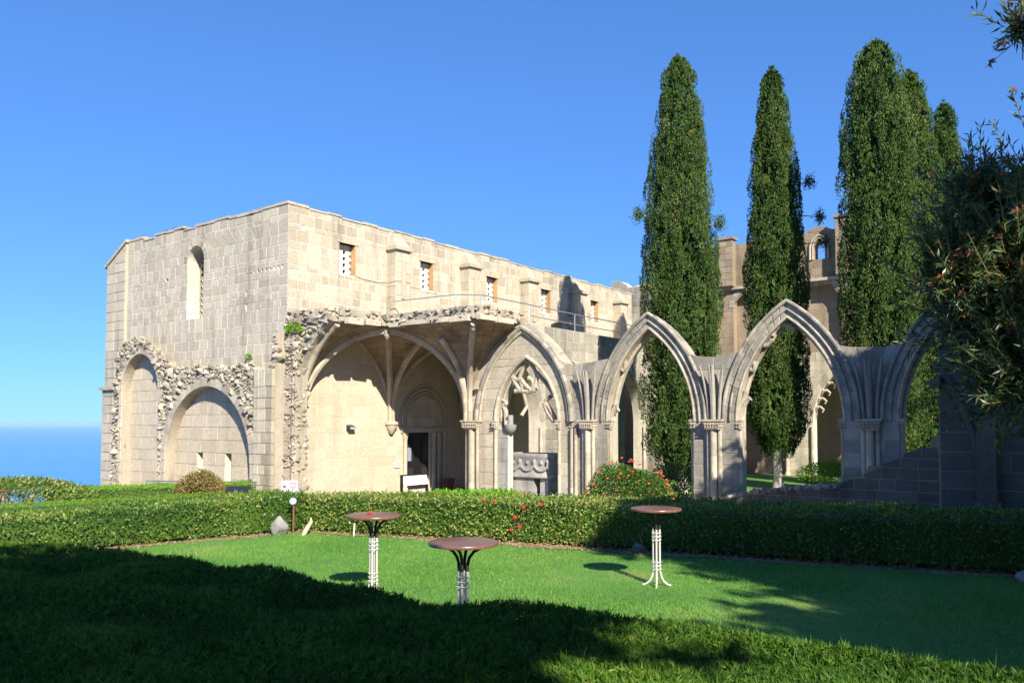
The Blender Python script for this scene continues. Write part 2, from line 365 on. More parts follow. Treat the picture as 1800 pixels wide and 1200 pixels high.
# rubble: a few convex angular stones, shared
RUB = []
for k in range(8):
    bm = bmesh.new(); rg = random.Random(50+k)
    for i in range(13):
        v = Vector((rg.gauss(0, 1), rg.gauss(0, 1), rg.gauss(0, 1))).normalized(); bm.verts.new((v.x*.5*rg.uniform(.85, 1.1), v.y*.5*rg.uniform(.85, 1.1), v.z*.5*rg.uniform(.75, 1)))
    bmesh.ops.convex_hull(bm, input=bm.verts[:]); 
    for v in [v for v in bm.verts if not v.link_faces]: bm.verts.remove(v)
    me = bpy.data.meshes.new('rubble_stone'); bm.to_mesh(me); bm.free()
    at = me.attributes.new('tone', 'FLOAT', 'FACE'); t = (k+.5)/8; at.data.foreach_set('value', [t]*len(me.polygons)); me.materials.append(M['rubble']); RUB.append(me)
def rubble(spots, parent, limit=300, name='rubble_stone'):   # spots: (pos, size vec, rotation euler)
    spots = sorted(spots, key=lambda s: -(s[1][0]*s[1][2])/((Vector(s[0])-CAM).length**2))
    for p, s, e in spots[:limit]:
        o = link(name, rnd.choice(RUB), None, parent); o.matrix_parent_inverse = parent.matrix_basis.inverted() if False else Matrix.Translation(parent.location).inverted()
        o.location = p; o.scale = s; o.rotation_euler = e
    if len(spots) > limit:
        mb = MB()
        for p, s, e in spots[limit:]:
            me = rnd.choice(RUB); mx = Matrix.LocRotScale(Vector(p), e_to(e), Vector(s))
            mb.add([mx @ v.co for v in me.vertices], [tuple(f.vertices) for f in me.polygons], rnd.random())
        tag(mb.build(name+'_field', M['rubble'], parent), kind='stuff')
def e_to(e):
    from mathutils import Euler
    return Euler(e).to_quaternion()
def rub_face(fr, u0, u1, z0, z1, cell, ok, n0=0., big=1.0):
    out = []; z = z0
    while z < z1:
        u = u0+rnd.uniform(0, cell); hz = cell*rnd.uniform(.55, .85)
        while u < u1:
            if ok(u, z):
                s = cell*rnd.uniform(.7, 1.35)*big
                out.append((fr.p(u+rnd.uniform(-.04, .04), z+rnd.uniform(-.06, .06), n0+rnd.uniform(-.05, .05)),
                            (s*rnd.uniform(.9, 1.4), s*rnd.uniform(.9, 1.3), s*rnd.uniform(.55, .95)), (rnd.uniform(-.5, .5), rnd.uniform(-.5, .5), rnd.uniform(0, 6.28))))
            u += cell*rnd.uniform(.7, 1.2)
        z += hz
    return out

# ------------------------------------------------------------------ ground, lawn, sea
def hedge_fw(a): return 17.6-.43*(a+4.4) if a > -4.4 else 17.6+.80*(a+4.4)
def sst(x): x = min(1, max(0, x)); return x*x*(3-2*x)
def gz(x, y):
    v = Vector((x, y, 0))-Vector((CAM.x, CAM.y, 0)); a, wd = v.dot(RT), v.dot(FW)
    z = .85*(1-sst((wd-hedge_fw(a)-1.2)/5.0))
    thr = 15+1.7*min(x, 0.)
    if y > thr: z -= min(.5*(y-thr), 1e9) if y < 30 else .5*(30-thr)+.36*(y-30)
    return max(z, -260)-.02
xs = [-6000, -2500, -1000, -400, -150, -80]+list(np.arange(-50, 51, 1.25))+[60, 80, 150, 400, 1000, 2500, 6000]
ys = [-6000, -2500, -1000, -400, -150, -80]+list(np.arange(-50, 51, 1.25))+[60, 80, 150, 400, 800, 1500, 3000]
V = [(x, y, gz(x, y)) for y in ys for x in xs]; nx = len(xs)
F = [(j*nx+i, j*nx+i+1, (j+1)*nx+i+1, (j+1)*nx+i) for j in range(len(ys)-1) for i in range(nx-1)]
mb = MB(); mb.add(V, F); tag(mb.build('ground', M['ground'], smooth=True), kind='structure')
mb = MB(); S = 90000; mb.add([(-S, -200, -200), (S, -200, -200), (S, S, -200), (-S, S, -200)], [(0, 1, 2, 3)]); tag(mb.build('sea', M['sea']), kind='structure')
mb = MB(); A0, A1, W0, na, nw = -14, 16, -3, 40, 30
for j in range(nw+1):
    for i in range(na+1):
        a = A0+(A1-A0)*i/na; wd = W0+(hedge_fw(a)+.15-W0)*j/nw; p = CF(a, wd, 0); mb.v.append((p.x, p.y, .85+.01*math.sin(a*1.3)*math.cos(wd)+.004))
mb.f = [(j*(na+1)+i, j*(na+1)+i+1, (j+1)*(na+1)+i+1, (j+1)*(na+1)+i) for j in range(nw) for i in range(na)]; mb.t = [.5]*len(mb.f)
tag(mb.build('lawn', M['lawn'], smooth=True), kind='structure')
mb = MB()   # garth lawn inside the cloister
mb.add([(6.5, -24, .18), (28, -24, .18), (28, -5.3, .18), (6.5, -5.3, .18)], [(0, 1, 2, 3)]); tag(mb.build('garth_ground', M['lawn']), kind='structure')
mb = MB(); mb.box((0.2, -4.6, -.2), (28, .2, .12)); tag(mb.build('cloister_walk', M['floor']), kind='structure')

# ------------------------------------------------------------------ refectory
ref = empty('refectory', (0, 0, 0), 'long roofless stone refectory with tall arched west window, buttresses and rubble patches', 'building')
WF = Frame((0, 0, 0), (0, 1, 0), (-1, 0, 0)); SF = Frame((0, 0, 0), (1, 0, 0), (0, -1, 0))
TOPW = 11.62
def wtop(u): return TOPW+.05*math.sin(u*1.7)+.04*math.sin(u*4.1+1)+.012*u
def stop(u): return TOPW+.03*math.sin(u*1.1)+.025*math.sin(u*3.3)
win = Arch(6.36, .64, 10.2, .66, 7.66)
slit = [Rect(5.5, 5.92, .9, 2.0), Rect(3.45, 3.9, .45, 1.95)]
holes = [Rect(.28+.26*k, .28+.26*k+.11, 9.10, 9.30) for k in range(8)]+[Rect(8.55, 8.75, 9.55, 9.68), Rect(8.6, 8.78, 8.75, 8.9), Rect(2.62, 2.72, 8.3, 8.55), Rect(2.6, 2.7, 7.7, 8.0), Rect(11.2, 11.32, 9.1, 9.2)]
mbc = MB(); core(mbc, WF, .03, 12.1, 0, TOPW+.2, [win]+slit+holes, 1.1, h=.085, top=lambda u: wtop(u)-.03)
for y0_, y1_ in ((.1, 5.5), (7.2, 12.0)):
    hb_ = MB(); hb_.box((.12, y0_, 7.6), (.15, y1_, 9.85)); hb_.build('hole_shade_backing', M['dark'], ref)  # dark sheet painting the shade inside the putlog holes
bl = []
def wtone(cu, cz, rg):
    return rg.random()*.55+.38-.10*(cz > 10.4)
winx = win.ext(.24); winx_span = winx.span
class WinX:
    zmin, zmax = win.zmin, winx.zmax
    def span(s, z): return win.span(z) if z < win.zs-.01 else winx_span(z)
wall(bl, WF, 0, 12.1, .0, TOPW+.25, [WinX()]+slit+holes, .385, .54, top=wtop, tone=wtone)
# north-west buttress with a weathered cap
bt = MB(); NB = Frame((0, 0, 0), (0, 1, 0), (-1, 0, 0))
def nbtop(u): return 11.75-.52*(u-12.1) if u < 14 else 10.9
nbc = MB(); core(nbc, NB, 12.1, 13.85, 0, 11.8, [], 1.0, n0=.10, top=lambda u: nbtop(u)-.05)
nbc.build('buttress_core', M['ashlar'], ref); wall(bl, NB, 12.1, 13.85, 4.9, 11.8, [], .45, .85, top=nbtop, n0=.12, tone=lambda a, b, r: r.uniform(.5, .95))
wall(bl, Frame((-.18, 0, 0), (0, 1, 0), (-1, 0, 0)), 12.0, 13.95, 0, 4.85, [], .45, .8, tone=lambda a, b, r: r.uniform(.4, .85), thick=.3)
mb = MB(); mb.hexa([(-.16, 12.05, 11.78), (1, 12.05, 11.78), (1, 14.05, 10.72), (-.16, 14.05, 10.72), (-.16, 12.05, 11.92), (1, 12.05, 11.92), (1, 14.05, 10.86), (-.16, 14.05, 10.86)]); mb.build('buttress_cap', M['ashlar'], ref)
mb = MB(); mb.box((-.30, 11.95, 4.78), (1, 14.1, 4.92)); mb.build('set_off', M['ashlar'], ref)
# south wall
swins = [Rect(x, x+.88, 9.33, 10.62) for x in (2.56, 7.36, 12.2, 17.0, 22.2)]
door = Rect(6.54, 8.02, .0, 2.77)
core(mbc, SF, .03, 27.3, 0, TOPW+.1, swins+[door, Rect(.62, .8, 10.75, 10.95)], 1.1, top=lambda u: stop(u)-.03, du=.8)
bs = []
butts = [5.25+4.92*k for k in range(5)]
def inb(cu): return any(b-.02 < cu < b+.92 for b in butts)
wall(bs, SF, 0.0, 27.3, 7.3, TOPW+.2, swins+[Rect(.62, .8, 10.75, 10.95)], .385, .54, top=stop, tone=lambda a, b, r: min(1, r.random()*.65+.2-.1*(b > 11)))
wt = []
wall(wt, SF, .62, 14, 0.1, 7.3, [door], .44, .72, jit=.003, gap=.008, tone=lambda a, b, r: r.uniform(.45, .95))
for b in butts:
    for fr2, u0, u1 in ((Frame((b, -.55, 0), (1, 0, 0), (0, -1, 0)), 0, .9), (Frame((b, -.55, 0), (0, 1, 0), (-1, 0, 0)), 0, .55)):
        wall(bs, fr2, u0, u1, 7.3, 10.72, [], .46, .6, tone=lambda a, b_, r: r.uniform(.45, .95), gap=.014)
    mbc.box((b+.015, -.535, 7.2), (b+.885, 0, 10.74))
    c = MB()
    c.hexa([(b-.10, -.68, 10.72), (b+1.0, -.68, 10.72), (b+1.0, -.005, 10.72), (b-.10, -.005, 10.72), (b-.10, -.68, 10.88), (b+1.0, -.68, 10.88), (b+1.0, -.005, 10.88), (b-.10, -.005, 10.88)])
    c.hexa([(b-.02, -.58, 10.88), (b+.92, -.58, 10.88), (b+.92, -.005, 10.88), (b-.02, -.005, 10.88), (b+.18, -.12, 11.5), (b+.75, -.12, 11.5), (b+.78, -.005, 11.58), (b+.12, -.005, 11.58)])
    c.build('buttress_cap', M['ashlar'], ref)
    if b < 22:
        d = MB(); d.box((b+.34, -.60, 8.6), (b+.56, -.565, 10.3)); d.build('drain_slot', M['ashlar'], ref)
for s in swins:   # pierced plaster grilles
    g = empty_g = MB(); x0, x1 = s.a, s.b; cx = x0+.50; r0 = .088
    for k in range(4):
        zc = 9.50+.27*k
        # plate with a round hole: ring quads to the cell border
        n = 12; inner = [(cx+r0*math.cos(2*math.pi*i/n), zc+r0*math.sin(2*math.pi*i/n)) for i in range(n)]
        outer = []
        for i in range(n):
            a = 2*math.pi*i/n; dx, dz = math.cos(a), math.sin(a); k2 = min(.40/abs(dx) if abs(dx) > 1e-6 else 9, .135/abs(dz) if abs(dz) > 1e-6 else 9)
            outer.append((cx+dx*k2, zc+dz*k2))
        Vv = [(u, .28, z) for u, z in inner]+[(u, .28, z) for u, z in outer]+[(u, .36, z) for u, z in inner]
        g.add(Vv, [(i, (i+1) % n, n+(i+1) % n, n+i) for i in range(n)]+[(i, (i+1) % n, 2*n+(i+1) % n, 2*n+i)[::-1] for i in range(n)])
    g.box((x0-.02, .285, 10.445), (x1, .345, 10.62)); rv = MB(); rv.box((x1-.03, .004, 9.335), (x1+.02, .278, 10.60)); rv.build('window_reveal', M['orange_stone'], ref)
    g.build('pierced_grille', M['grille'], ref)
    mb = MB(); mb.box((x0-.1, .60, 9.2), (x1+.1, .64, 10.7)); mb.build('window_shade_backing', M['dark'], ref)  # dark sheet painting the shade behind the grille
    mb = MB(); mb.box((x0-.12, -.03, 10.62), (x1+.14, .3, 10.90)); mb.build('lintel', M['ashlar'], ref)
    mb = MB(); mb.box((x0+.02, -.01, 9.24), (x1-.02, .36, 9.33)); mb.build('sill', M['mortar'], ref)
# west window grille
g = MB()
for k in range(10):
    for j in range(3):
        y0 = 5.72+.43*j; z0 = 7.70+.27*k; n = 8; cy, cz = y0+.215, z0+.135
        inner = [(cy+.085*math.cos(2*math.pi*i/n), cz+.085*math.sin(2*math.pi*i/n)) for i in range(n)]; outer = []
        for i in range(n):
            a = 2*math.pi*i/n; dx, dz = math.cos(a), math.sin(a); k2 = min(.215/abs(dx) if abs(dx) > 1e-6 else 9, .135/abs(dz) if abs(dz) > 1e-6 else 9); outer.append((cy+dx*k2, cz+dz*k2))
        g.add([(.60, u, z) for u, z in inner]+[(.60, u, z) for u, z in outer], [(i, n+i, n+(i+1) % n, (i+1) % n) for i in range(n)])
g.build('pierced_grille', M['ashlar'], ref)  # darker ashlar instead of pale plaster, for the shade in the recess
mb = MB(); mb.box((.9, 5.4, 7.5), (1.06, 7.4, 11)); mb.build('window_shade_backing', M['dark'], ref)  # dark sheet painting the shade behind the west window
vb = []; vouss(vb, WF, win, .30, 6, .012, .45)
# capping slabs along the wall heads
u = 0
while u < 12.0:
    l = rnd.uniform(.6, 1.1); mb = MB(); z = wtop(u+.4); mb.box((-.03, u+.01, z), (1.0, min(u+l, 12.1)-.01, z+rnd.uniform(.05, .13)), rnd.uniform(.3, .8)); mb.build('coping_stone', M['ashlar'], ref); u += l
u = 1.0
while u < 27:
    l = rnd.uniform(.7, 1.2); mb = MB(); z = stop(u+.4); mb.box((u+.01, -.03, z), (min(u+l, 27.3)-.01, 1.0, z+rnd.uniform(.04, .11)), rnd.uniform(.4, .9)); mb.build('coping_stone', M['ashlar'], ref); u += l
# other walls of the hall (closing it from behind)
mbc.box((1.0, 11.0, -1), (27.3, 12.1, 11.3)); mbc.box((26.3, .9, 0), (27.28, 11.2, 11.2))
mbc.build('wall_core', M['mortar'], ref)
# lower west front: remains of a vault springing against the wall
A1 = Arch(9.88, 1.55, 4.7, 1.62, .0); A2 = Arch(4.6, 3.05, 1.6, 3.1, .0)
LF = Frame((-.5, 0, 0), (0, 1, 0), (-1, 0, 0))
PROF = [(-.6, 7.2), (.0, 6.9), (.3, 5.3), (1.3, 5.25), (1.5, 5.5), (3.1, 5.35), (4.6, 5.55), (6, 5.5), (7.4, 5.6), (8.0, 5.85), (8.8, 6.4), (9.4, 6.85), (10.6, 7.0), (11.4, 6.9), (11.9, 6.3), (12.05, 5.2), (12.2, 3), (12.3, 0)]
def prof(u):
    for (a, za), (b, zb) in zip(PROF[:-1], PROF[1:]):
        if a <= u <= b: return za+(zb-za)*(u-a)/(b-a)
    return PROF[0][1] if u < PROF[0][0] else 0
lc = MB(); core(lc, LF, .02, 12.25, 0, 7.1, [A1, A2], .52, n0=-.02, top=lambda u: prof(u)-.10, du=.3, h=.2); lc.build('broken_wall_core', M['rubble'], ref)
# sheltered back walls inside the two recesses, laid 4 cm proud of the wall behind
inA = lambda A, u, z: A.zmin <= z < A.zmax and A.span(z)[0] < u < A.span(z)[1]
bk = []
class Neg:   # everything outside the arch, as an opening to the left / right
    def __init__(s, A, side): s.A, s.side, s.zmin, s.zmax = A, side, -1, 99
    def span(s, z):
        a, b = s.A.span(z) if z < s.A.zmax else (s.A.c, s.A.c)
        return (-5, a-.05) if s.side < 0 else (b+.05, 30)
for A, ops in ((A1, []), (A2, slit)):
    F4 = Frame((-.04, 0, 0), (0, 1, 0), (-1, 0, 0))
    zs = lines(0, A.zmax, .5, [b for o in ops for b in (o.zmin, o.zmax)], rnd)
    for za, zb in zip(zs[:-1], zs[1:]):
        a, b = A.span((za+zb)/2); wall(bk, F4, a-.15, b+.15, za, zb, ops, zb-za, .95, thick=.06, jit=.004, gap=.010, tone=lambda x, y, r: r.uniform(.4, .95))
# splayed reveals of ashlar on the arch soffits: voussoir rings through the thickness
vouss(vb, LF, A1, .26, 9, .03, .54); vouss(vb, LF, A2, .36, 13, .03, .54)
jb = []
for A, w_ in ((A1, .26), (A2, .36)):
    for s_ in (-1, 1):
        u0 = A.c+s_*A.a; a, b = (u0-w_, u0) if s_ < 0 else (u0, u0+w_)
        wall(jb, LF, a, b, 0, A.zs, [], .5, .5, thick=.53, n0=.02, tone=lambda x, y, r: r.uniform(.5, .95))
# ashlar pilaster near the corner
wall(jb, Frame((-.62, 0, 0), (0, 1, 0), (-1, 0, 0)), .05, 1.2, 0, 5.25, [], .42, .42, thick=.6, gap=.016, tone=lambda x, y, r: (r.uniform(.0, .35) if x < .62 else r.uniform(.6, 1)))
emit(bl+bs+jb, ref, 'stone_block', M['ashlar'], 300)
emit(wt+bk, ref, 'wall_ashlar', M['warm'], 220)
emit(vb, ref, 'voussoir', M['ashlar'], 120)
E1, E2 = A1.ext(.24), A2.ext(.34)
def rok(u, z):
    if z > prof(u)+.05: return False
    for A, E_, w_ in ((A1, E1, .26), (A2, E2, .36)):
        if z < A.zs:
            if A.c-A.a-w_+.05 < u < A.c+A.a+w_-.05: return False
        elif z < E_.zmax:
            a, b = E_.span(z)
            if a < u < b: return False
    if u < 1.25: return z > 5.3
    return True
sp = rub_face(LF, .0, 12.25, .1, 7.1, .42, rok, -.10)
sp += rub_face(LF, .0, 12.25, .1, 7.1, .24, rok, -.06)
sp += rub_face(LF, .0, 12.25, .1, 7.1, .13, rok, -.02, .8)
# corner stump at the south-west angle
mb = MB(); mb.box((-.05, -.62, 0), (.5, .0, 5.2)); mb.box((.0, -.5, 5.2), (.5, 0, 7.2)); mb.build('corner_stump', M['rubble'], ref)
KF = Frame((-.05, 0, 0), (0, 1, 0), (-1, 0, 0)); KS = Frame((0, -.62, 0), (1, 0, 0), (0, -1, 0))
sp += rub_face(KF, -.62, .05, .1, 7.2, .26, lambda u, z: True, -.09)
sp += rub_face(KS, -.05, .55, .1, 7.2, .26, lambda u, z: True, -.09)
sp += rub_face(KS, -.05, .6, 5.2, 7.2, .4, lambda u, z: True, -.1)
sp += rub_face(KF, -.62, .05, .1, 7.2, .12, lambda u, z: True, -.02)
sp += [(Vector((x, y, z)), (.3, .3, .22), (0, 0, x*9)) for x, y, z in ((-.2, 8.4, 5.9), (-.3, 3.2, 5.45), (-.25, 5.0, 5.6), (-.3, 10.1, 7.05))]
rubble(sp, ref, 300)
qn = []; wall(qn, Frame((-.10, 0, 0), (0, 1, 0), (-1, 0, 0)), -.55, .04, 0, 7.1, [], .5, .5, thick=.12, skip=lambda u, z: rnd.random() < .55); emit(qn, ref, 'quoin_stone', M['ashlar'])
# doorway in the south wall: mouldings, tympanum, door
DA = Arch(7.65, 1.45, 3.15, 1.62, 2.9)
for off, r_, y in ((.0, .07, -.05), (-.17, .055, -.04), (-.33, .06, -.035), (.14, .05, -.03)):
    mb = MB(); pts = DA.curve(1, off)+DA.curve(-1, off)[::-1][1:]; mb.tube([(u, y, z) for u, z in pts], r_, 8); mb.build('archivolt', M['warm'], ref, True)
tp = []; wall(tp, Frame((0, -.03, 0), (1, 0, 0), (0, -1, 0)), 6.5, 8.8, 3.0, 4.0, [], .48, .6, thick=.04, jit=.002, gap=.008); emit(tp, ref, 'tympanum_block', M['warm'])
mb = MB(); mb.box((6.15, -.10, 2.77), (9.15, .2, 2.98)); mb.build('lintel', M['warm'], ref)
for x, r_ in ((6.38, .09), (8.22, .09), (8.55, .07), (8.95, .07)):
    mb = MB(); mb.lathe([(r_*1.5, .1), (r_*1.5, .3), (r_, .36), (r_, 2.45), (r_*1.2, 2.5), (r_*1.7, 2.72), (r_*1.7, 2.77)], (x, -.07, 0), 12); mb.build('colonnette', M['warm'], ref, True)
dr = MB(); dr.box((6.545, .06, .125), (8.015, .12, 2.765)); dleaf = dr.build('door', M['wood_dark'], ref)
for (x0, x1, z0, z1) in ((6.6, 6.98, .3, 1.2), (6.6, 6.98, 1.45, 2.6), (7.55, 7.95, .3, 1.2), (7.55, 7.95, 1.45, 2.6)):
    mb = MB(); mb.box((x0, .04, z0), (x1, .058, z1)); mb.build('door_pane', M['glass'], dleaf)
mb = MB(); mb.box((6.62, .028, 1.5), (6.86, .037, 2.1)); mb.build('notice', M['paper'], dleaf)
mb = MB(); mb.box((6.5, -.35, .12), (8.1, .25, .22)); mb.build('door_step', M['mortar'], ref)
# wall light, plaque, cable: small things fixed to the wall
t = empty('wall_light', (3.15, 0, 2.98), 'small dark floodlight fixed to the pale wall under the broken vault', 'lamp')
mb = MB(); mb.hexa([(2.98, -.26, 2.93), (3.32, -.26, 2.93), (3.3, -.02, 2.90), (3.0, -.02, 2.90), (2.98, -.26, 3.03), (3.32, -.26, 3.03), (3.3, -.02, 3.12), (3.0, -.02, 3.12)]); mb.build('housing', M['black'], t)
mb = MB(); mb.box((3.0, -.272, 2.94), (3.3, -.262, 3.02)); mb.build('lens', M['lampglass'], t)
t = empty('wall_plaque', (5.93, 0, 1.42), 'small stone plaque with two carved lines beside the doorway', 'plaque')
mb = MB(); mb.box((5.74, -.05, 1.24), (6.12, -.012, 1.54)); mb.build('panel', M['mortar'], t)
for z in (1.42, 1.35):
    mb = MB(); mb.box((5.83, -.054, z), (6.04, -.049, z+.02)); mb.build('inscription_line', M['rust'], t)
mb = MB(); mb.tube([(3.35, -.03, 9.36), (3.9, -.03, 9.28), (4.6, -.03, 9.26), (5.2, -.04, 9.33), (5.22, -.58, 9.34), (5.7, -.58, 9.40), (6.17, -.58, 9.36), (6.19, -.03, 9.36), (7.0, -.03, 9.32), (7.4, -.03, 9.36)], .012, 6)
tag(mb.build('wall_cable', M['cable']), 'thin cable drooping between the windows of the upper south wall', 'cable')
for i, (y, rz) in enumerate(((8.95, .9), (8.2, -1.2), (10.9, 1.2))):
    p = Vector((.1, y, wtop(y)+.1)); mb = MB(); c_, s_ = math.cos(rz), math.sin(rz)
    mb.tube([p+Vector((c_*a, s_*a, z)) for a, z in ((-.15, .03), (-.08, .06), (0, .075), (.05, .095), (.07, .13), (.085, .145), (.11, .14))], [.012, .03, .045, .04, .024, .022, .005], 7)
    mb.tube([p+Vector((0, .02, -.01)), p+Vector((0, .02, .08))], .008, 4); mb.tube([p+Vector((0, -.02, -.01)), p+Vector((0, -.02, .08))], .008, 4)
    tag(mb.build('pigeon', M['bird']), 'small dark pigeon perched on the west wall head', 'bird', 'pigeons on the wall head')

# ------------------------------------------------------------------ ruined vault over the corner of the cloister
vt = empty('ruined_vault', (5.5, -4.5, 0), 'broken rib vault with rubble edge jutting from the refectory south wall', 'vault')
SPR, BR = 3.25, 3.72
X0, X1, Y1, XC, YC = .62, 5.5, -4.5, 3.1, -2.25
def inward(a, h): r_ = (a*a+BR*BR)/(2*a); return min(a, r_-math.sqrt(max(0, r_*r_-h*h)))
def rise(P, Q, h):
    P, Q = Vector((*P, 0)), Vector((*Q, 0)); d = Q-P; a = d.length; p = P+d/a*inward(a, h); return Vector((p.x, p.y, SPR+h))
HS = [BR*math.sin(math.pi/2*k/13) for k in range(14)]
webs = []; wcore = MB()
def halfweb(P, C, A, blocks=True):
    for k in range(13):
        h0, h1 = HS[k], HS[k+1]
        a0, a1, b0, b1 = rise(P, C, h0), rise(P, C, h1), rise(P, A, h0), rise(P, A, h1)
        nrm = (b0-a0+b1-a1).cross(a1-a0+b1-b0)
        if nrm.length < 1e-7: continue
        nrm.normalize()
        inner = Vector(((P[0]+C[0]+A[0])/3, (P[1]+C[1]+A[1])/3, SPR-2)); mid = (a0+a1+b0+b1)/4
        if nrm.dot(inner-mid) < 0: nrm = -nrm
        wcore.add([a0, b0, b1, a1], [(0, 1, 2, 3)]); wcore.add([p-nrm*.22 for p in (a0, b0, b1, a1)], [(0, 3, 2, 1)])
        if blocks:
            n = max(1, int(round(((b1-a1).length+(b0-a0).length)/2/.5))); off = [0]+sorted((i+rnd.uniform(-.2, .2))/n for i in range(1, n))+[1]
            for f0, f1 in zip(off[:-1], off[1:]):
                q = [a0.lerp(b0, f0), a0.lerp(b0, f1), a1.lerp(b1, f1), a1.lerp(b1, f0)]
                if (q[1]-q[0]).cross(q[3]-q[0]).dot(nrm) < 0: q = q[::-1]
                webs.append((q, nrm))
NW, NE, SE = (X0, 0), (X1, 0), (X1, Y1); C1, C2 = (XC, YC), (XC, -6.75)
halfweb(NW, C1, (X0, YC)); halfweb(NW, C1, (XC, 0)); halfweb(NE, C1, (XC, 0)); halfweb(NE, C1, (X1, YC)); halfweb(SE, C1, (X1, YC))
halfweb(SE, C1, (XC, Y1)); halfweb(SE, C2, (XC, Y1)); halfweb(SE, C2, (X1-.02, -7.0))
XE = 10.3; C3 = (7.9, YC)
for P, A in (((X1, 0), (X1, YC)), ((X1, 0), (7.9, 0)), ((XE, 0), (7.9, 0)), ((XE, 0), (XE, YC)), ((X1, Y1), (X1, YC)), ((X1, Y1), (7.9, Y1)), ((XE, Y1), (7.9, Y1)), ((XE, Y1), (XE, YC))): halfweb(P, C3, A, False)
wcore.build('web_core', M['vaultstone'], vt)
webs.sort(key=lambda w_: -((w_[0][2]-w_[0][0]).cross(w_[0][3]-w_[0][1])).length)
wm = MB()
for i, (q, nrm) in enumerate(webs):
    mb = MB() if i < 260 else wm
    mb.add(*patch_geo(q, nrm, .016, .03, .012, rnd.uniform(.1, .9)))
    if i < 260: mb.build('web_stone', M['vaultstone'], vt)
if wm.v: tag(wm.build('web_stone_field', M['vaultstone'], vt), kind='stuff')
def rib(P, C, r_, mt='carved', h0=0, h1=1.0, drop=.02, n=22, name='rib', parent=None):
    pts = []
    for k in range(n+1):
        h = BR*math.sin(math.pi/2*(h0+(h1-h0)*k/n)); p = rise(P, C, h); d = Vector((C[0]-P[0], C[1]-P[1], 0)).normalized(); t = (h/BR)
        pts.append(p+d*drop*(1-t)-Z*drop*t)
    mb = MB(); mb.tube(pts, r_, 8); tt = [rnd.random() for _ in range(n)]; mb.t = [tt[i//2*2] for i in range(n) for _ in range(8)]+[.5, .5]; return mb.build(name, M[mt], parent or vt, True)
for P, C in ((NW, C1), (SE, C1), (NE, C1)):
    rib(P, C, .13, 'warm', drop=.05); rib(P, C, .075, 'carved', drop=.17)
rib(NE, (X1, YC), .15, 'warm', drop=.05); rib(SE, (X1, YC), .15, 'warm', drop=.05); rib(NE, (X1, YC), .07, 'warm', drop=.2); rib(SE, (X1, YC), .07, 'warm', drop=.2)
rib(NW, (XC, 0), .08, 'warm', drop=.06); rib(NE, (XC, 0), .08, 'warm', drop=.06)
rib(NW, (X0, YC), .12, 'carved', 0, .9, .05)
rib(SE, (XC, Y1), .12, 'carved', 0, .70, .10); rib(SE, (XC, Y1), .09, 'carved', 0, .38, .22)
rib(SE, C2, .12, 'carved', 0, .93, .10); rib(SE, C2, .07, 'carved', 0, .9, .22)
for P, C in (((XE, 0), C3), ((X1, 0), C3), ((X1, Y1), C3)): rib(P, C, .12, 'warm', drop=.06)
# broken ends of the ribs
mb = MB(); mb.lathe([(.05, -.32), (.12, -.22), (.15, -.05), (.16, .1)], (XC, YC, 6.85), 9); mb.build('keystone_stub', M['rubble'], vt)
e = rise(SE, C2, BR*.985); mb = MB(); mb.lathe([(.08, -.2), (.13, -.1), (.14, .12)], (e.x, e.y, e.z-.12), 8); mb.build('rib_stub', M['rubble'], vt)
# corbel under the north-east springing
mb = MB(); mb.lathe([(.03, -.55), (.10, -.5), (.17, -.36), (.24, -.22), (.26, -.14), (.31, -.12), (.31, .0)], (X1-.02, -.10, SPR), 14); mb.build('corbel', M['carved'], vt, True)
# curtain of masonry on the west side of the broken bay
CW = Frame((X0, 0, 0), (0, 1, 0), (-1, 0, 0)); cu = MB(); n = 16
pr_ = [rise(NW, (X0, YC), BR*math.sin(math.pi/2*k/n)) for k in range(n+1)]
for p, q in zip(pr_[:-1], pr_[1:]):
    cu.hexa([(X0-.38, p.y, p.z), (X0-.02, p.y, p.z), (X0-.02, q.y, q.z), (X0-.38, q.y, q.z), (X0-.38, p.y, 7.2), (X0-.02, p.y, 7.2), (X0-.02, q.y, 7.2), (X0-.38, q.y, 7.2)])
cu.build('broken_arch_core', M['rubble'], vt)
# terrace slab over the walk, ragged along its broken edge
poly = [(.1, 0), (.15, -1.2), (.3, -2.0), (.9, -2.42), (1.6, -2.36), (2.4, -2.5), (2.95, -2.45), (2.9, -3.2), (2.95, -4.0), (2.85, -4.8), (2.98, -5.6), (2.9, -6.5), (3.1, -6.95), (3.9, -7.0), (4.7, -7.05), (5.52, -7.1), (5.52, -4.9), (27.3, -4.9), (27.3, 0)]
sb = MB(); k = len(poly)
tz = lambda x, y: 7.42+.03*math.sin(x*2.1)+(.04 if x < 5 else 0)
sb.add([(x, y, 7.0) for x, y in poly]+[(x, y, tz(x, y)) for x, y in poly], [tuple(range(k-1, -1, -1)), tuple(range(k, 2*k))]+[(i, (i+1) % k, k+(i+1) % k, k+i) for i in range(k)])
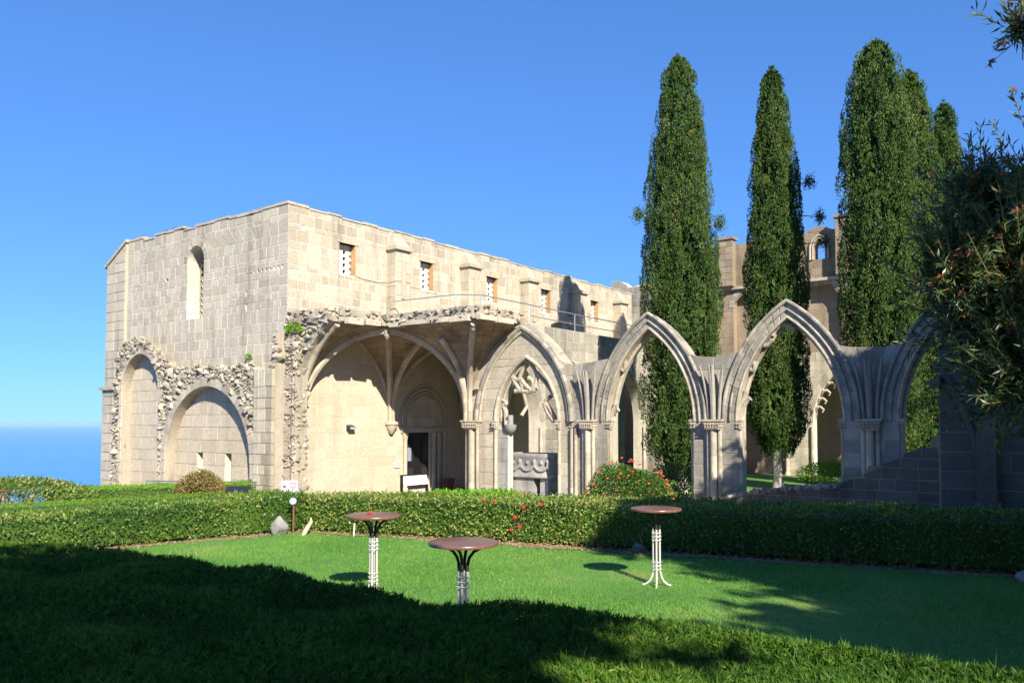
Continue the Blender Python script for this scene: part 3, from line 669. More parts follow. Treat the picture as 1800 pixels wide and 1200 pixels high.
# reversed winding because the outline runs clockwise
sb.f = [f[::-1] for f in sb.f]; sb.build('terrace_slab', M['rubble'], vt)
sp = []
for (a, b) in list(zip(poly[:-1], poly[1:]))[:15]:
    a, b = Vector((*a, 0)), Vector((*b, 0)); L = (b-a).length
    for i in range(int(L/.05)):
        p = a.lerp(b, rnd.random()); s_ = rnd.uniform(.12, .30)
        sp.append((Vector((p.x+rnd.uniform(-.06, .1), p.y+rnd.uniform(-.06, .1), rnd.choice([7.08, 7.2, 7.32, 7.42])+rnd.uniform(-.05, .05))), (s_*1.2, s_, s_*.62), (rnd.uniform(-.3, .3), rnd.uniform(-.3, .3), rnd.uniform(0, 6))))
for i in range(150):
    p = Vector((rnd.uniform(.2, 2.9), rnd.uniform(-2.2, -.1), 7.45)) if i < 80 else Vector((rnd.uniform(3.0, 5.3), rnd.uniform(-6.8, -.4), 7.45))
    s_ = rnd.uniform(.08, .22); sp.append((p, (s_*1.2, s_, s_*.7), (0, 0, rnd.uniform(0, 6))))
sp += rub_face(Frame((X0-.38, 0, 0), (0, 1, 0), (-1, 0, 0)), -2.2, 0, 3.4, 7.2, .25, lambda u, z: z >= SPR+BR or -u < inward(2.25, max(0, z-SPR)), 0)
rubble(sp, vt, 300)
# white edge slabs of the broken webs
for (x, y, l, rz) in ((1.2, -2.44, .8, .05), (2.1, -2.46, .7, -.1), (2.95, -2.9, .6, 1.6), (2.93, -3.6, .7, 1.55), (2.93, -4.4, .8, 1.58), (2.92, -5.3, .8, 1.6), (2.95, -6.2, .9, 1.57), (3.5, -7.02, .9, -.06), (4.5, -7.06, .9, -.03)):
    mb = MB(); d = Vector((math.cos(rz), math.sin(rz), 0)); s_ = Vector((-d.y, d.x, 0)); c = Vector((x, y, 0))
    P = [c-d*l/2-s_*.1, c+d*l/2-s_*.1, c+d*l/2+s_*.1, c-d*l/2+s_*.1]; z0, z1 = 6.93+rnd.uniform(-.03, .03), 7.14+rnd.uniform(-.04, .04)
    mb.hexa([p+Z*z0 for p in P]+[p+Z*z1 for p in P], rnd.uniform(.7, 1)); mb.build('edge_slab', M['ashlar'], vt)

# ------------------------------------------------------------------ west arcade
wa = empty('west_arcade', (5.5, -4.5, 0), 'row of tall pointed cloister arches on clustered piers, open to the garth', 'arcade')
AF = Frame((5.5, 0, 0), (0, -1, 0), (-1, 0, 0))      # u = -Y
PC = [10.16, 14.93, 19.70]; HALF = 1.62; ZS = 3.25
arches = [Arch(12.55, HALF, ZS, 3.16, -.2), Arch(17.32, HALF, ZS, 3.16, -.2), Arch(22.09, HALF, ZS, 3.16, -.2)]
tr = Arch(7.36, 1.45, ZS, 2.42, .3)
hood = Arch(7.2, 2.1, ZS, 3.45, 0)
TH = .44
exts = [a.ext(TH) for a in arches]; hoodx = hood.ext(.28)
def up(A, u):     # extrados height at u
    d = abs(u-A.c)
    if d > A.a: return 0
    x = A.a-d; return A.zs+math.sqrt(max(0, A.R**2-(A.R-x)**2))
def atop(u):
    z = 5.38+.05*math.sin(u*5)
    for A in exts[:2]: z = max(z, up(A, u))
    if u < 22.0: z = max(z, up(exts[2], u))
    if u < 9.4: z = max(z, up(hoodx, u))
    if u < 7.2: z = max(z, 6.9)
    if u > 21.9: z = 5.2
    return z
ac = MB(); core(ac, AF, 4.55, 22.2, -.2, 7.2, arches+[tr], .72, n0=-.012, top=lambda u: atop(u)-.03, du=.2); ac.build('wall_core', M['ashlar'], wa)
ab = []
def askip(u, z):
    for A, X in zip(arches, exts):
        if z > A.zs and up(X, u) > z-.1 and A.c-A.a-TH < u < A.c+A.a+TH: 
            a, b = A.span(z); 
            e0, e1 = X.span(z) if z < X.zmax else (0, 0)
            if e0+.05 < u < e1-.05: return True
    return False
# spandrels / jambs of the open bays (openings = extrados)
big = [Arch(A.c, A.a+TH, A.zs, X.b, -.2) for A, X in zip(arches, exts)]
wall(ab, AF, 9.45, 22.0, ZS, 5.5, big, .40, .5, top=atop, tone=lambda a, b, r: r.uniform(0, .7), thick=.12)
for c in PC: wall(ab, AF, c-.77, c+.77, -.2, ZS, [], .42, .52, tone=lambda a, b, r: r.uniform(.1, .9), thick=.12, gap=.024)
aw = []
wall(aw, AF, 4.6, 9.45, -.2, ZS, [tr], .48, .75, tone=lambda a, b, r: r.uniform(.45, 1), thick=.1, gap=.022)
vouss(aw, AF, hood, .28, 14, .02, .35, gap=.02, tlo=.0, thi=.6)
wall(aw, AF, 4.6, 9.45, ZS, 6.95, [tr], .42, .7, top=lambda u: min(atop(u), max(up(hoodx, u), 5.4)), tone=lambda a, b, r: r.uniform(.35, .95), thick=.1, gap=.022)
av = []
vouss(av, AF, arches[0], TH, 15, .004, .70, gap=.026); vouss(av, AF, arches[1], TH, 15, .004, .70, gap=.026); vouss(av, AF, arches[2], TH, 15, .004, .70, sides=(1,), gap=.026)
vouss(av, AF, arches[2], TH, 15, .004, .70, sides=(-1,), upto=.12)
emit(aw, wa, 'infill_block', M['ashlar'], 200); emit(ab, wa, 'stone_block', M['grey'], 300); emit(av, wa, 'voussoir', M['grey'], 160)
def moulding(A, off, r_, n, mt='grey', sides=(1, -1), name='moulding', upto=None):
    for sd in sides:
        pts = A.curve(sd, off, 18)
        if upto: pts = pts[:upto]
        mb = MB(); mb.tube([AF.p(u, z, n) for u, z in pts], r_, 8); mb.t = [x_ for i in range(len(pts)-1) for x_ in [rnd.random()]*8]+[.5, .5]; mb.build(name, M[mt], wa, True)
for i, A in enumerate(arches):
    sd = (1, -1) if i < 2 else (1,)
    moulding(A, TH+.02, .06, .04, 'grey', sd, 'hood_mould'); moulding(A, .24, .035, .035, 'grey', sd); moulding(A, .04, .04, .0, 'carved', sd); moulding(A, -.05, .06, -.35, 'carved', sd)
moulding(hood, .14, .10, .07, 'grey', (1, -1), 'wall_rib'); moulding(hood, .0, .055, .05, 'carved'); moulding(tr, .05, .07, .02, 'carved'); moulding(tr, -.06, .05, -.2, 'carved')
for u in (hood.c-hood.a-.1,):
    mb = MB(); mb.box((5.5-.22, -u-.12, ZS+1.28), (5.5, -u+.12, ZS+1.38)); mb.build('bracket', M['carved'], wa)
def capital(parent, c, w_, d, z0=2.98, z1=3.3):
    mb = MB(); x, y = c
    def ring(s, z): return [(x-d*s, y-w_/2*s, z), (x+.1, y-w_/2*s, z), (x+.1, y+w_/2*s, z), (x-d*s, y+w_/2*s, z)]
    lv = [(.80, z0-.02), (.86, z0), (.82, z0+.03), (.95, z0+.1), (.88, z0+.14), (1.0, z0+.2), (.92, z0+.23), (1.12, z1-.06), (1.12, z1)]
    V = []; 
    for s, z in lv: V += ring(s, z)
    F_ = [(4*i+k, 4*i+(k+1) % 4, 4*i+4+(k+1) % 4, 4*i+4+k) for i in range(len(lv)-1) for k in range(4)]+[(3, 2, 1, 0), tuple(4*(len(lv)-1)+k for k in range(4))]
    mb.add(V, [f[::-1] for f in F_][:0]+F_, .6)
    for k in range(int(w_/.09)):
        yy = y-w_/2+.05+k*.09
        for zz in (z0+.07, z0+.17): 
            mb.tube([(x-d-.01, yy, zz-.03), (x-d-.045, yy+.02, zz), (x-d-.01, yy+.03, zz+.035)], [.02, .03, .012], 5)
    return mb.build('capital', M['carved'], parent)
def shaft(parent, x, y, r_, z0=-.1, z1=3.0, mt='carved', name='shaft'):
    mb = MB(); zz = [z0+.5+(z1-z0-.5)*k/6 for k in range(7)]; mb.lathe([(r_*1.6, z0), (r_*1.6, z0+.35), (r_*1.2, z0+.42)]+[(r_, q) for q in zz], (x, y, 0), 10); mb.t = [x_ for i in range(9) for x_ in [rnd.random()]*10]+[.5, .5]; return mb.build(name, M[mt], parent, True)
for c in PC:
    for dy, r_, dx in ((-.19, .075, .05), (0, .115, .11), (.19, .075, .05)):
        shaft(wa, 5.5-dx, -c+dy, r_)
        # springers fanning upwards above the capital
        for sgn in ((-1, 1) if dy == 0 else (1,)):
            lean = dy*1.0 if dy else sgn*.05
            mb = MB(); mb.tube([(5.5-dx, -c+dy*.9+lean*0, 3.3), (5.5-dx-.03, -c+dy*.95+lean*.2, 4.0), (5.5-dx-.10, -c+dy+lean*.6, 4.6), (5.5-dx-.2, -c+dy+lean*1.1, 5.05)], [r_*.7, r_*.7, r_*.62, r_*.4], 8); mb.build('springer', M['grey'], wa, True)
    capital(wa, (5.5, -c), .62, .26)
    for s_ in (-1, 1):
        shaft(wa, 5.62, -c+s_*.80, .075); capital(wa, (5.62, -c+s_*.78), .24, .12)
shaft(wa, 5.44, -4.72, .16); shaft(wa, 5.40, -5.02, .08); shaft(wa, 5.55, -4.38, .09); capital(wa, (5.5, -4.72), .85, .24)
for y in (-tr.c+tr.a+.05, -tr.c-tr.a-.05): shaft(wa, 5.50, y, .065); capital(wa, (5.5, y), .2, .12)
for y in (-9.62, -9.45): shaft(wa, 5.44, y, .07)
# grey repair pier inside the traceried bay
mb = MB()
rp = []; RF = Frame((5.56, 0, 0), (0, -1, 0), (-1, 0, 0)); wall(rp, RF, 5.93, 6.42, -.1, 2.95, [], .46, 1, thick=.3, gap=.012, tone=lambda a, b, r: r.uniform(.5, .9)); emit(rp, wa, 'repair_block', M['marble'])
mb.box((5.58, -6.42, -.1), (5.9, -5.9, 2.95)); mb.build('repair_core', M['mortar'], wa)
mb = MB(); mb.lathe([(.04, 2.78), (.17, 2.85), (.24, 2.98), (.25, 3.12), (.12, 3.14), (.12, 3.5), (.02, 3.5)], (5.62, -6.5, 0), 10); mb.build('broken_capital', M['marble'], wa, True)
TRC = [[(-6.48, 5.08), (-6.68, 4.76), (-6.88, 4.46), (-7.07, 4.49)], [(-7.2, 5.47), (-6.97, 5.14), (-6.85, 4.86), (-7.02, 4.8)], [(-6.55, 5.31), (-6.52, 5.08), (-6.68, 4.87), (-7.02, 4.86)], [(-6.68, 5.36), (-6.94, 5.58), (-7.29, 5.57), (-7.58, 5.3), (-7.76, 4.93), (-7.57, 4.43)], [(-7.79, 5.08), (-7.67, 4.78), (-7.51, 4.43), (-7.76, 4.55)], [(-7.32, 4.92), (-7.51, 4.84), (-7.57, 4.58), (-7.42, 4.46)], [(-6.68, 4.43), (-6.97, 4.43), (-7.32, 4.38)], [(-6.88, 4.46), (-7.2, 4.36), (-7.57, 4.43)], [(-5.86, 4.16), (-6.13, 4.07), (-6.29, 3.94), (-6.13, 3.89)], [(-6.23, 3.94), (-5.96, 3.79), (-5.8, 3.47), (-5.86, 3.16)], [(-6.06, 3.89), (-6.23, 3.63), (-6.26, 3.31)], [(-8.34, 4.18), (-8.13, 4.06), (-8.07, 3.96), (-8.25, 3.81), (-8.43, 3.56), (-8.6, 3.26)], [(-8.07, 3.94), (-8.16, 3.61), (-8.49, 3.26)],
 [(-6.52, 5.2), (-6.2, 4.75), (-5.98, 4.3), (-5.9, 3.9)], [(-7.7, 5.1), (-8.15, 4.7), (-8.5, 4.2)], [(-7.02, 4.8), (-7.2, 4.62), (-7.42, 4.46)], [(-6.94, 5.58), (-7.36, 5.72)]]
def bars(P, parent, x=5.70, r_=.08):
    for pl in P:
        pts = [Vector((x, y, z)) for y, z in pl]
        sm = []
        for a, b in zip(pts[:-1], pts[1:]): sm += [a.lerp(b, t) for t in (0, .33, .67)]
        sm.append(pts[-1])
        for _ in range(2): sm = [sm[0]]+[(sm[i-1]+sm[i]*2+sm[i+1])/4 for i in range(1, len(sm)-1)]+[sm[-1]]
        mb = MB(); mb.tube(sm, [r_*(1.25 if i in (0, len(sm)-1) else 1) for i in range(len(sm))], 7); mb.build('tracery_bar', M['carved'], parent, True)
bars(TRC, wa)
bars([[(-11.6, 5.86), (-11.3, 5.45), (-11.4, 5.21), (-11.05, 5.02), (-10.97, 4.78)], [(-10.95, 3.3), (-11.0, 3.6), (-11.12, 3.85)], [(-10.95, 3.4), (-11.08, 3.6), (-11.24, 3.68)], [(-11.51, 5.54), (-11.55, 5.13), (-11.42, 5.05)], [(-16.85, 6.25), (-16.6, 5.95), (-16.47, 5.65), (-16.59, 5.59), (-16.78, 5.82)], [(-16.3, 5.7), (-15.97, 5.32), (-15.94, 5.01), (-16.18, 4.79), (-16.22, 5.06), (-16.13, 5.12)], [(-15.72, 3.30), (-15.75, 3.8), (-15.93, 4.19)], [(-15.72, 3.4), (-15.88, 3.85), (-16.05, 3.97)], [(-16.78, 5.94), (-16.88, 6.14), (-17.21, 6.3), (-17.5, 6.05)], [(-17.2, 6.3), (-17.3, 6.55)]], wa, 5.72, .075)
# rubble on the broken shoulder of the last arch
sp = []
for i in range(140):
    u = rnd.uniform(21.3, 22.4); z = rnd.uniform(5.0, 7.35); s_ = rnd.uniform(.15, .38)
    if u < 21.5 and z < 6.6: continue
    sp.append((Vector((5.5+rnd.uniform(-.15, .5), -u, z)), (s_, s_*1.2, s_*.8), (rnd.random()*3, rnd.random()*3, rnd.random()*6)))
rubble(sp, wa, 140)

# ------------------------------------------------------------------ ruined stepped wall beside the last arch
rw = empty('ruined_wall', (5.15, -20, 0), 'ruined stepped stone wall with a broken vault rib beside the last arch', 'wall')
RP = [(15.5, .9), (16.4, 1.1), (18.9, 1.4), (19.0, 1.68), (19.6, 1.72), (19.62, 2.0), (20.5, 2.06), (20.52, 2.3), (20.95, 2.33), (20.97, 2.52), (21.3, 2.55), (21.32, 2.85), (21.5, 2.9), (21.52, 6.6), (21.9, 7.2), (22.3, 7.35), (23.1, 7.2), (24.4, 6.9), (25.5, 4.6), (27.5, 4.4), (31, 4.0)]
def rtop(u):
    for (a, za), (b, zb) in zip(RP[:-1], RP[1:]):
        if a <= u <= b: return za+(zb-za)*(u-a)/(b-a)
    return .9
RWF = Frame((5.15, 0, 0), (0, -1, 0), (-1, 0, 0)); mb = MB()
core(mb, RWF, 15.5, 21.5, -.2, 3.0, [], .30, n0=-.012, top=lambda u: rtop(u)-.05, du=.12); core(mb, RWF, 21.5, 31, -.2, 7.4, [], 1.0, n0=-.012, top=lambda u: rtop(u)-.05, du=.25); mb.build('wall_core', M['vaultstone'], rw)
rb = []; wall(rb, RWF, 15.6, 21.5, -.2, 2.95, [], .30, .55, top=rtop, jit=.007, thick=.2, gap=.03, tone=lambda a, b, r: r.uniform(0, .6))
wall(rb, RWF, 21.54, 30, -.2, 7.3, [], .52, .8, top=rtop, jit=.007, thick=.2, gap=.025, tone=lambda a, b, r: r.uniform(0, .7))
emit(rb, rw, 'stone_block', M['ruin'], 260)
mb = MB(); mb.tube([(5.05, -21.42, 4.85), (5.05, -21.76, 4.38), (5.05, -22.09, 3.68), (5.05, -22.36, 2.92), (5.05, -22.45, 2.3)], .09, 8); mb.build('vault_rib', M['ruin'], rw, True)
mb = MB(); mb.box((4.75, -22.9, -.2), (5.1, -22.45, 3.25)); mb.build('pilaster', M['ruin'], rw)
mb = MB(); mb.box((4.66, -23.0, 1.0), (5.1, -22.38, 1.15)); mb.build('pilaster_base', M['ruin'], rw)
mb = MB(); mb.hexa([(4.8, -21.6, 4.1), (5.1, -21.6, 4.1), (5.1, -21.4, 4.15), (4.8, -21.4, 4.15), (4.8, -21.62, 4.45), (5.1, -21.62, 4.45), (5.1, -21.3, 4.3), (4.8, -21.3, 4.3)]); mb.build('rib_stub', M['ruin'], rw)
sp = []
for i in range(150):
    u = rnd.uniform(15.5, 19) if i < 90 else rnd.uniform(21.5, 24); s_ = rnd.uniform(.12, .3)
    sp.append((Vector((5.15+rnd.uniform(-.05, .3), -u, rtop(u)-.04)), (s_, s_*1.3, s_*.7), (rnd.random(), rnd.random(), rnd.random()*6)))
rubble(sp, rw, 150)

# ------------------------------------------------------------------ north arcade (inner face of the walk along the refectory)
na_ = empty('north_arcade', (16, -5, 0), 'north cloister arcade below the railed terrace, partly hidden behind the first cypress', 'arcade')
NF = Frame((0, -5.1, 0), (1, 0, 0), (0, -1, 0))
nar = [Arch(8.1+4.78*k, 1.5, ZS, 2.55, -.1) for k in range(4)]
mb = MB(); core(mb, NF, 6.2, 27.3, -.1, 7.5, nar, .6, n0=-.012, du=9); mb.build('wall_core', M['mortar'], na_)
nb = []; wall(nb, NF, 6.2, 27.3, -.1, 7.5, [a.ext(.02) for a in nar], .42, .6, thick=.1, tone=lambda a, b, r: r.uniform(.2, .95), gap=.016); emit(nb, na_, 'stone_block', M['grey'], 240)
nv = []
for A in nar: vouss(nv, NF, A, .32, 11, .02, .5)
emit(nv, na_, 'voussoir', M['grey'])
for k in range(4):
    bx = 10.05+4.78*k; bb = []
    wall(bb, Frame((bx, -5.9, 0), (1, 0, 0), (0, -1, 0)), 0, .9, -.1, 5.3, [], .42, .5, gap=.014); wall(bb, Frame((bx, -5.9, 0), (0, 1, 0), (-1, 0, 0)), 0, .8, -.1, 5.3, [], .42, .5, gap=.014); emit(bb, na_, 'buttress_block', M['grey'])
    mb = MB(); mb.box((bx+.02, -5.88, -.1), (bx+.88, -5.1, 5.3)); mb.build('buttress_core', M['mortar'], na_)
    mb = MB(); mb.hexa([(bx-.04, -5.95, 5.3), (bx+.94, -5.95, 5.3), (bx+.94, -5.1, 5.3), (bx-.04, -5.1, 5.3), (bx-.04, -5.9, 5.4), (bx+.94, -5.9, 5.4), (bx+.94, -5.1, 6.0), (bx-.04, -5.1, 6.0)]); mb.build('buttress_cap', M['grey'], na_)
for A in nar:
    for s_ in (-1, 1): shaft(na_, A.c+s_*(A.a+.02), -5.14, .08)
mb = MB(); mb.tube([(nar[0].c+.4, -4.9, 3.5), (nar[0].c+.8, -4.9, 3.9), (nar[0].c+.5, -4.9, 4.6), (nar[0].c+.1, -4.9, 5.3)], .08, 7); mb.build('tracery_bar', M['carved'], na_, True)

# ------------------------------------------------------------------ east range
dm = empty('dormitory_ruin', (33, -8, 0), 'tall ruined east wall with blind arches and a small pointed window open to sky', 'building')
DF = Frame((33, 0, 0), (0, -1, 0), (-1, 0, 0))
dwin = Arch(10.35, .34, 14.35, .55, 13.6)
blind = [Arch(5.9, 1.25, 11.0, .95, 3), Arch(10.25, 1.35, 11.0, .95, 3), Arch(15.4, 1.35, 11.0, .95, 3)]
def dtop(u):
    z = 15.35+.08*math.sin(u*2.2)
    if abs(u-10.35) < .75: z = max(z, 15.75-.5*(u-10.35)**2)
    return z
mb = MB(); core(mb, DF, -1, 24, 0, 12.2, blind, .9, n0=-.012, h=.25, du=9); core(mb, DF, -1, 24, 12.2, 15.9, [dwin], .9, n0=-.012, h=.15, top=lambda u: dtop(u)-.03, du=.4); mb.box((33.6, -24, 0), (34.2, 1, 12.3)); mb.build('wall_core', M['tan'], dm)
db = []; wall(db, DF, -1, 22, 5.5, 12.2, blind, .45, .7, tone=lambda a, b, r: r.uniform(.35, .9)); wall(db, DF, -1, 22, 12.2, 16, [dwin], .45, .7, top=dtop, tone=lambda a, b, r: r.uniform(.1, .7))
bkF = Frame((33.6, 0, 0), (0, -1, 0), (-1, 0, 0)); wall(db, bkF, 4, 18, 5, 12.1, [Rect(10.9, 11.3, 7.0, 8.1)], .5, .8, tone=lambda a, b, r: r.uniform(.4, .9))
emit(db, dm, 'stone_block', M['tan'], 200)
dv = []
for A in blind: vouss(dv, DF, A, .35, 8, .04, .5)
vouss(dv, DF, dwin, .16, 5, .05, .3); emit(dv, dm, 'voussoir', M['grey'])
mb = MB(); mb.box((32.75, -22, 12.2), (33, 1, 12.38)); mb.build('string_course', M['ashlar'], dm)
pb = []
for u0, zt in ((3.9, 15.55), (11.5, 15.95), (17.4, 15.9)):
    wall(pb, Frame((32.35, 0, 0), (0, -1, 0), (-1, 0, 0)), u0, u0+.95, 12.4, zt, [], .45, .55, thick=.3); wall(pb, Frame((0, -u0, 0), (1, 0, 0), (0, 1, 0)), 32.35, 33, 12.4, zt, [], .45, .55, thick=.3)
    mb = MB(); mb.box((32.38, -u0-.93, 12.38), (33, -u0-.02, zt-.01)); mb.build('pilaster_core', M['tan'], dm)
    mb = MB(); mb.box((32.25, -u0-1.05, zt), (33.2, -u0+.1, zt+.16)); mb.build('pilaster_cap', M['tan'], dm)
emit(pb, dm, 'pilaster_block', M['tan'])
for A, off, r_, n in ((dwin, .22, .07, .06), (dwin, .06, .05, .05)):
    mb = MB(); pts = [(A.c-A.a-off, 13.6)]+A.curve(1, off)+A.curve(-1, off)[::-1][1:]+[(A.c+A.a+off, 13.6)]; mb.tube([DF.p(u, z, n) for u, z in pts], r_, 8); mb.build('window_moulding', M['carved'], dm, True)
# low ruin between refectory and dormitory
gr = empty('gable_ruin', (29, -1, 0), 'weathered stub of wall rising past the east end of the refectory', 'wall')
gb = []; GF = Frame((28.2, 0, 0), (0, -1, 0), (-1, 0, 0)); gt = lambda u: 12.4-.2*u+.2*math.sin(u*3)
wall(gb, GF, -2, 4, 6, 12.8, [], .45, .6, top=gt); emit(gb, gr, 'stone_block', M['grey']); mb = MB(); core(mb, GF, -2, 4, 0, 12.8, [], .8, n0=-.012, top=lambda u: gt(u)-.04); mb.build('wall_core', M['mortar'], gr)
ea = empty('east_arcade', (28.5, -12, 0), 'sunlit far cloister arcade with cusped arch, seen through the third bay', 'arcade')
EF = Frame((28.5, 0, 0), (0, -1, 0), (-1, 0, 0)); ear = [Arch(12.75+4.77*k, 1.6, ZS, 3.0, .1) for k in (-1, 0, 1, 2)]
mb = MB(); core(mb, EF, 5.2, 24.5, 0, 7.3, ear, .7, n0=-.012, du=9); mb.build('wall_core', M['mortar'], ea)
eb = []; wall(eb, EF, 5.2, 24.5, 0, 7.3, [a.ext(.02) for a in ear], .45, .7, tone=lambda a, b, r: r.uniform(.4, 1), gap=.016); emit(eb, ea, 'stone_block', M['ashlar'], 200)
ev = []
for A in ear: vouss(ev, EF, A, .4, 12, .02, .6)
emit(ev, ea, 'voussoir', M['ashlar'])
for A in ear:
    for s_ in (-1, 1): shaft(ea, 28.46, -A.c+s_*(A.a+.05), .1)
    for k, t in enumerate((.25, .42, .58, .72)):
        pts = A.curve(1, -.06, 20); u, z = pts[int(t*20)]; u2, z2 = u+.38, z-.12
        mb = MB(); mb.tube([EF.p(u, z, -.2), EF.p((u+u2)/2+.02, (z+z2)/2+.10, -.2), EF.p(u2, z2, -.2), EF.p(u2-.08, z2-.16, -.2)], [.10, .08, .07, .05], 6); mb.build('cusp', M['carved'], ea, True)
mb = MB(); mb.box((29.2, -24.5, 7.1), (33, -5.2, 7.35)); mb.build('walk_roof', M['mortar'], ea)
mb = MB(); mb.box((32.4, -24, 0), (32.8, -5, 7.1)); mb.build('walk_wall', M['warm'], ea)

# ------------------------------------------------------------------ sarcophagus
sc = empty('sarcophagus', (6.5, -7, 0), 'grey carved marble basin on stone blocks inside the traceried arch', 'basin')
mb = MB(); n = 7
lv = [(.93, 1.06), (1.0, 1.10), (1.0, 1.2), (.94, 1.26), (.92, 1.75), (1.0, 1.85), (1.03, 1.95), (1.0, 2.02), (.9, 2.02), (.86, 1.6)]
V = []
for s, z in lv:
    hx, hy, rr_ = .55*s, 1.12*s, .3
    for cx_, cy_, a0 in ((1, 1, 0), (-1, 1, 90), (-1, -1, 180), (1, -1, 270)):
        for k in range(5):
            a = R(a0+90*k/4); V.append((6.5+cx_*(hx-rr_)+rr_*math.cos(a), -7.0+cy_*(hy-rr_)+rr_*math.sin(a), z))
mm = 20; mb.add(V, [(i*mm+k, i*mm+(k+1) % mm, (i+1)*mm+(k+1) % mm, (i+1)*mm+k) for i in range(len(lv)-1) for k in range(mm)]+[tuple(range(mm-1, -1, -1)), tuple((len(lv)-1)*mm+k for k in range(mm))]); mb.build('basin', M['marble'], sc, True)
for y in (-6.35, -7.05, -7.7):   # garlands and heads in relief
    mb = MB(); mb.tube([(5.97, y+.3*math.cos(t), 1.62-.26*math.sin(t)) for t in [math.pi*k/10 for k in range(11)]], [.03+.03*math.sin(math.pi*k/10) for k in range(11)], 7); mb.build('garland', M['marble'], sc, True)
    mb = MB(); mb.lathe([(.02, -.09), (.07, -.06), (.09, 0), (.07, .06), (.02, .09)], (6.0, y, 1.66), 9); mb.build('rosette', M['marble'], sc, True)
for y in (-6.02, -6.7, -7.38, -8.02):
    mb = MB(); mb.lathe([(.03, -.2), (.08, -.12), (.06, -.02), (.10, .08), (.09, .16), (.03, .22)], (6.0, y, 1.6), 9); mb.build('carved_head', M['marble'], sc, True)
for y0, y1, x0 in ((-7.3, -6.3, 6.05), (-7.95, -7.55, 6.1)):
    mb = MB(); mb.box((x0, y0, -.1), (6.95, y1, .52), .3); mb.box((x0+.015, y0+.01, .53), (6.94, y1-.01, 1.06), .7); mb.build('support_block', M['marble'], sc)
# ------------------------------------------------------------------ terrace handrail and its lamp
hr = empty('terrace_handrail', (8, -4.7, 7.45), 'thin galvanised handrail with posts along the edge of the terrace', 'railing')
path = [(5.0, -.62, 8.4), (5.3, -3.9, 8.42), (6.0, -4.7, 8.42), (9.4, -4.75, 8.4), (13.0, -4.75, 8.38), (17.4, -4.75, 8.38), (22, -4.75, 8.38)]
mb = MB(); mb.tube(path, .025, 7); mb.build('top_rail', M['steel'], hr, True)
mb = MB(); mb.tube([(x, y, z-.48) for x, y, z in path[3:]], .02, 7); mb.build('mid_rail', M['steel'], hr, True)
for x, y, z in path[1:]:
    mb = MB(); mb.tube([(x, y, 7.4), (x, y, z-.01)], .024, 7); mb.build('post', M['steel'], hr, True)
t = empty('floodlight', (11.2, -4.8, 7.42), 'dark floodlight box on the terrace edge below the handrail', 'lamp'); mb = MB(); mb.hexa([(11.0, -5.0, 7.52), (11.5, -5.0, 7.52), (11.5, -4.7, 7.5), (11.0, -4.7, 7.5), (11.0, -5.05, 7.78), (11.5, -5.05, 7.78), (11.5, -4.75, 7.7), (11.0, -4.75, 7.7)]); mb.build('housing', M['black'], t)
mb = MB(); mb.tube([(11.25, -4.85, 7.4), (11.25, -4.85, 7.55)], .03, 6); mb.build('bracket', M['steel'], t)
# ------------------------------------------------------------------ items by the doorway
t = empty('display_board', (5.2, -1.6, .12), 'white slanted display board standing in front of the pale wall', 'board')
mb = MB(); mb.hexa([(4.5, -1.9, .62), (5.95, -1.9, .62), (5.95, -1.86, .62), (4.5, -1.86, .62), (4.5, -1.75, 1.02), (5.95, -1.75, 1.02), (5.95, -1.71, 1.02), (4.5, -1.71, 1.02)]); mb.build('panel', M['plaster'], t)
for x in (4.46, 5.97):
    mb = MB(); mb.box((x-.03, -1.82, .1), (x+.03, -1.70, 1.06)); mb.build('post', M['wood_dark'], t)
mb = MB(); mb.box((4.43, -1.80, 1.025), (6.0, -1.66, 1.055)); mb.build('top_bar', M['wood_dark'], t)
mb = MB(); mb.lathe([(.16, 0), (.2, .12), (.27, .42), (.30, .44), (.30, .52), (.25, .52), (.24, .44)], (8.75, -.55, .12), 16); tag(mb.build('flower_pot', M['terracotta'], None, True), 'dark red terracotta pot on the floor right of the doorway', 'pot')

# ------------------------------------------------------------------ vegetation kit
def unit(v): return v/np.maximum(1e-9, np.linalg.norm(v, axis=1, keepdims=True))
def leaf_mesh(name, P, D, L, W, rg, tone, shape='leaf'):
    """P base points, D unit directions, L lengths, W widths"""
    n = len(P); rv = rg.normal(size=(n, 3)); S = unit(np.cross(D, rv)); L = np.broadcast_to(L, (n,))[:, None]; W = np.broadcast_to(W, (n,))[:, None]
    if shape == 'blade':
        V = np.stack([P-S*W/2, P+S*W/2, P+D*L], 1).reshape(-1, 3); return npmesh(name, V, np.arange(3*n).reshape(n, 3), 3, tone)
    U = unit(np.cross(S, D)); bend = U*(L*.10)
    V = np.stack([P, P+D*L*.45+S*W/2+bend, P+D*L, P+D*L*.45-S*W/2+bend], 1).reshape(-1, 3)
    return npmesh(name, V, np.arange(4*n).reshape(n, 4), 4, tone)
def vox(a): return np.array(a, float)
def lumpy(rg, n=24, f=(1, 4)):
    K = rg.normal(size=(n, 3)); K = K/np.linalg.norm(K, axis=1, keepdims=True)*rg.uniform(*f, size=(n, 1)); ph = rg.uniform(0, 6.28, n)
    return lambda P: np.sin(P@K.T+ph).sum(1)/math.sqrt(n)

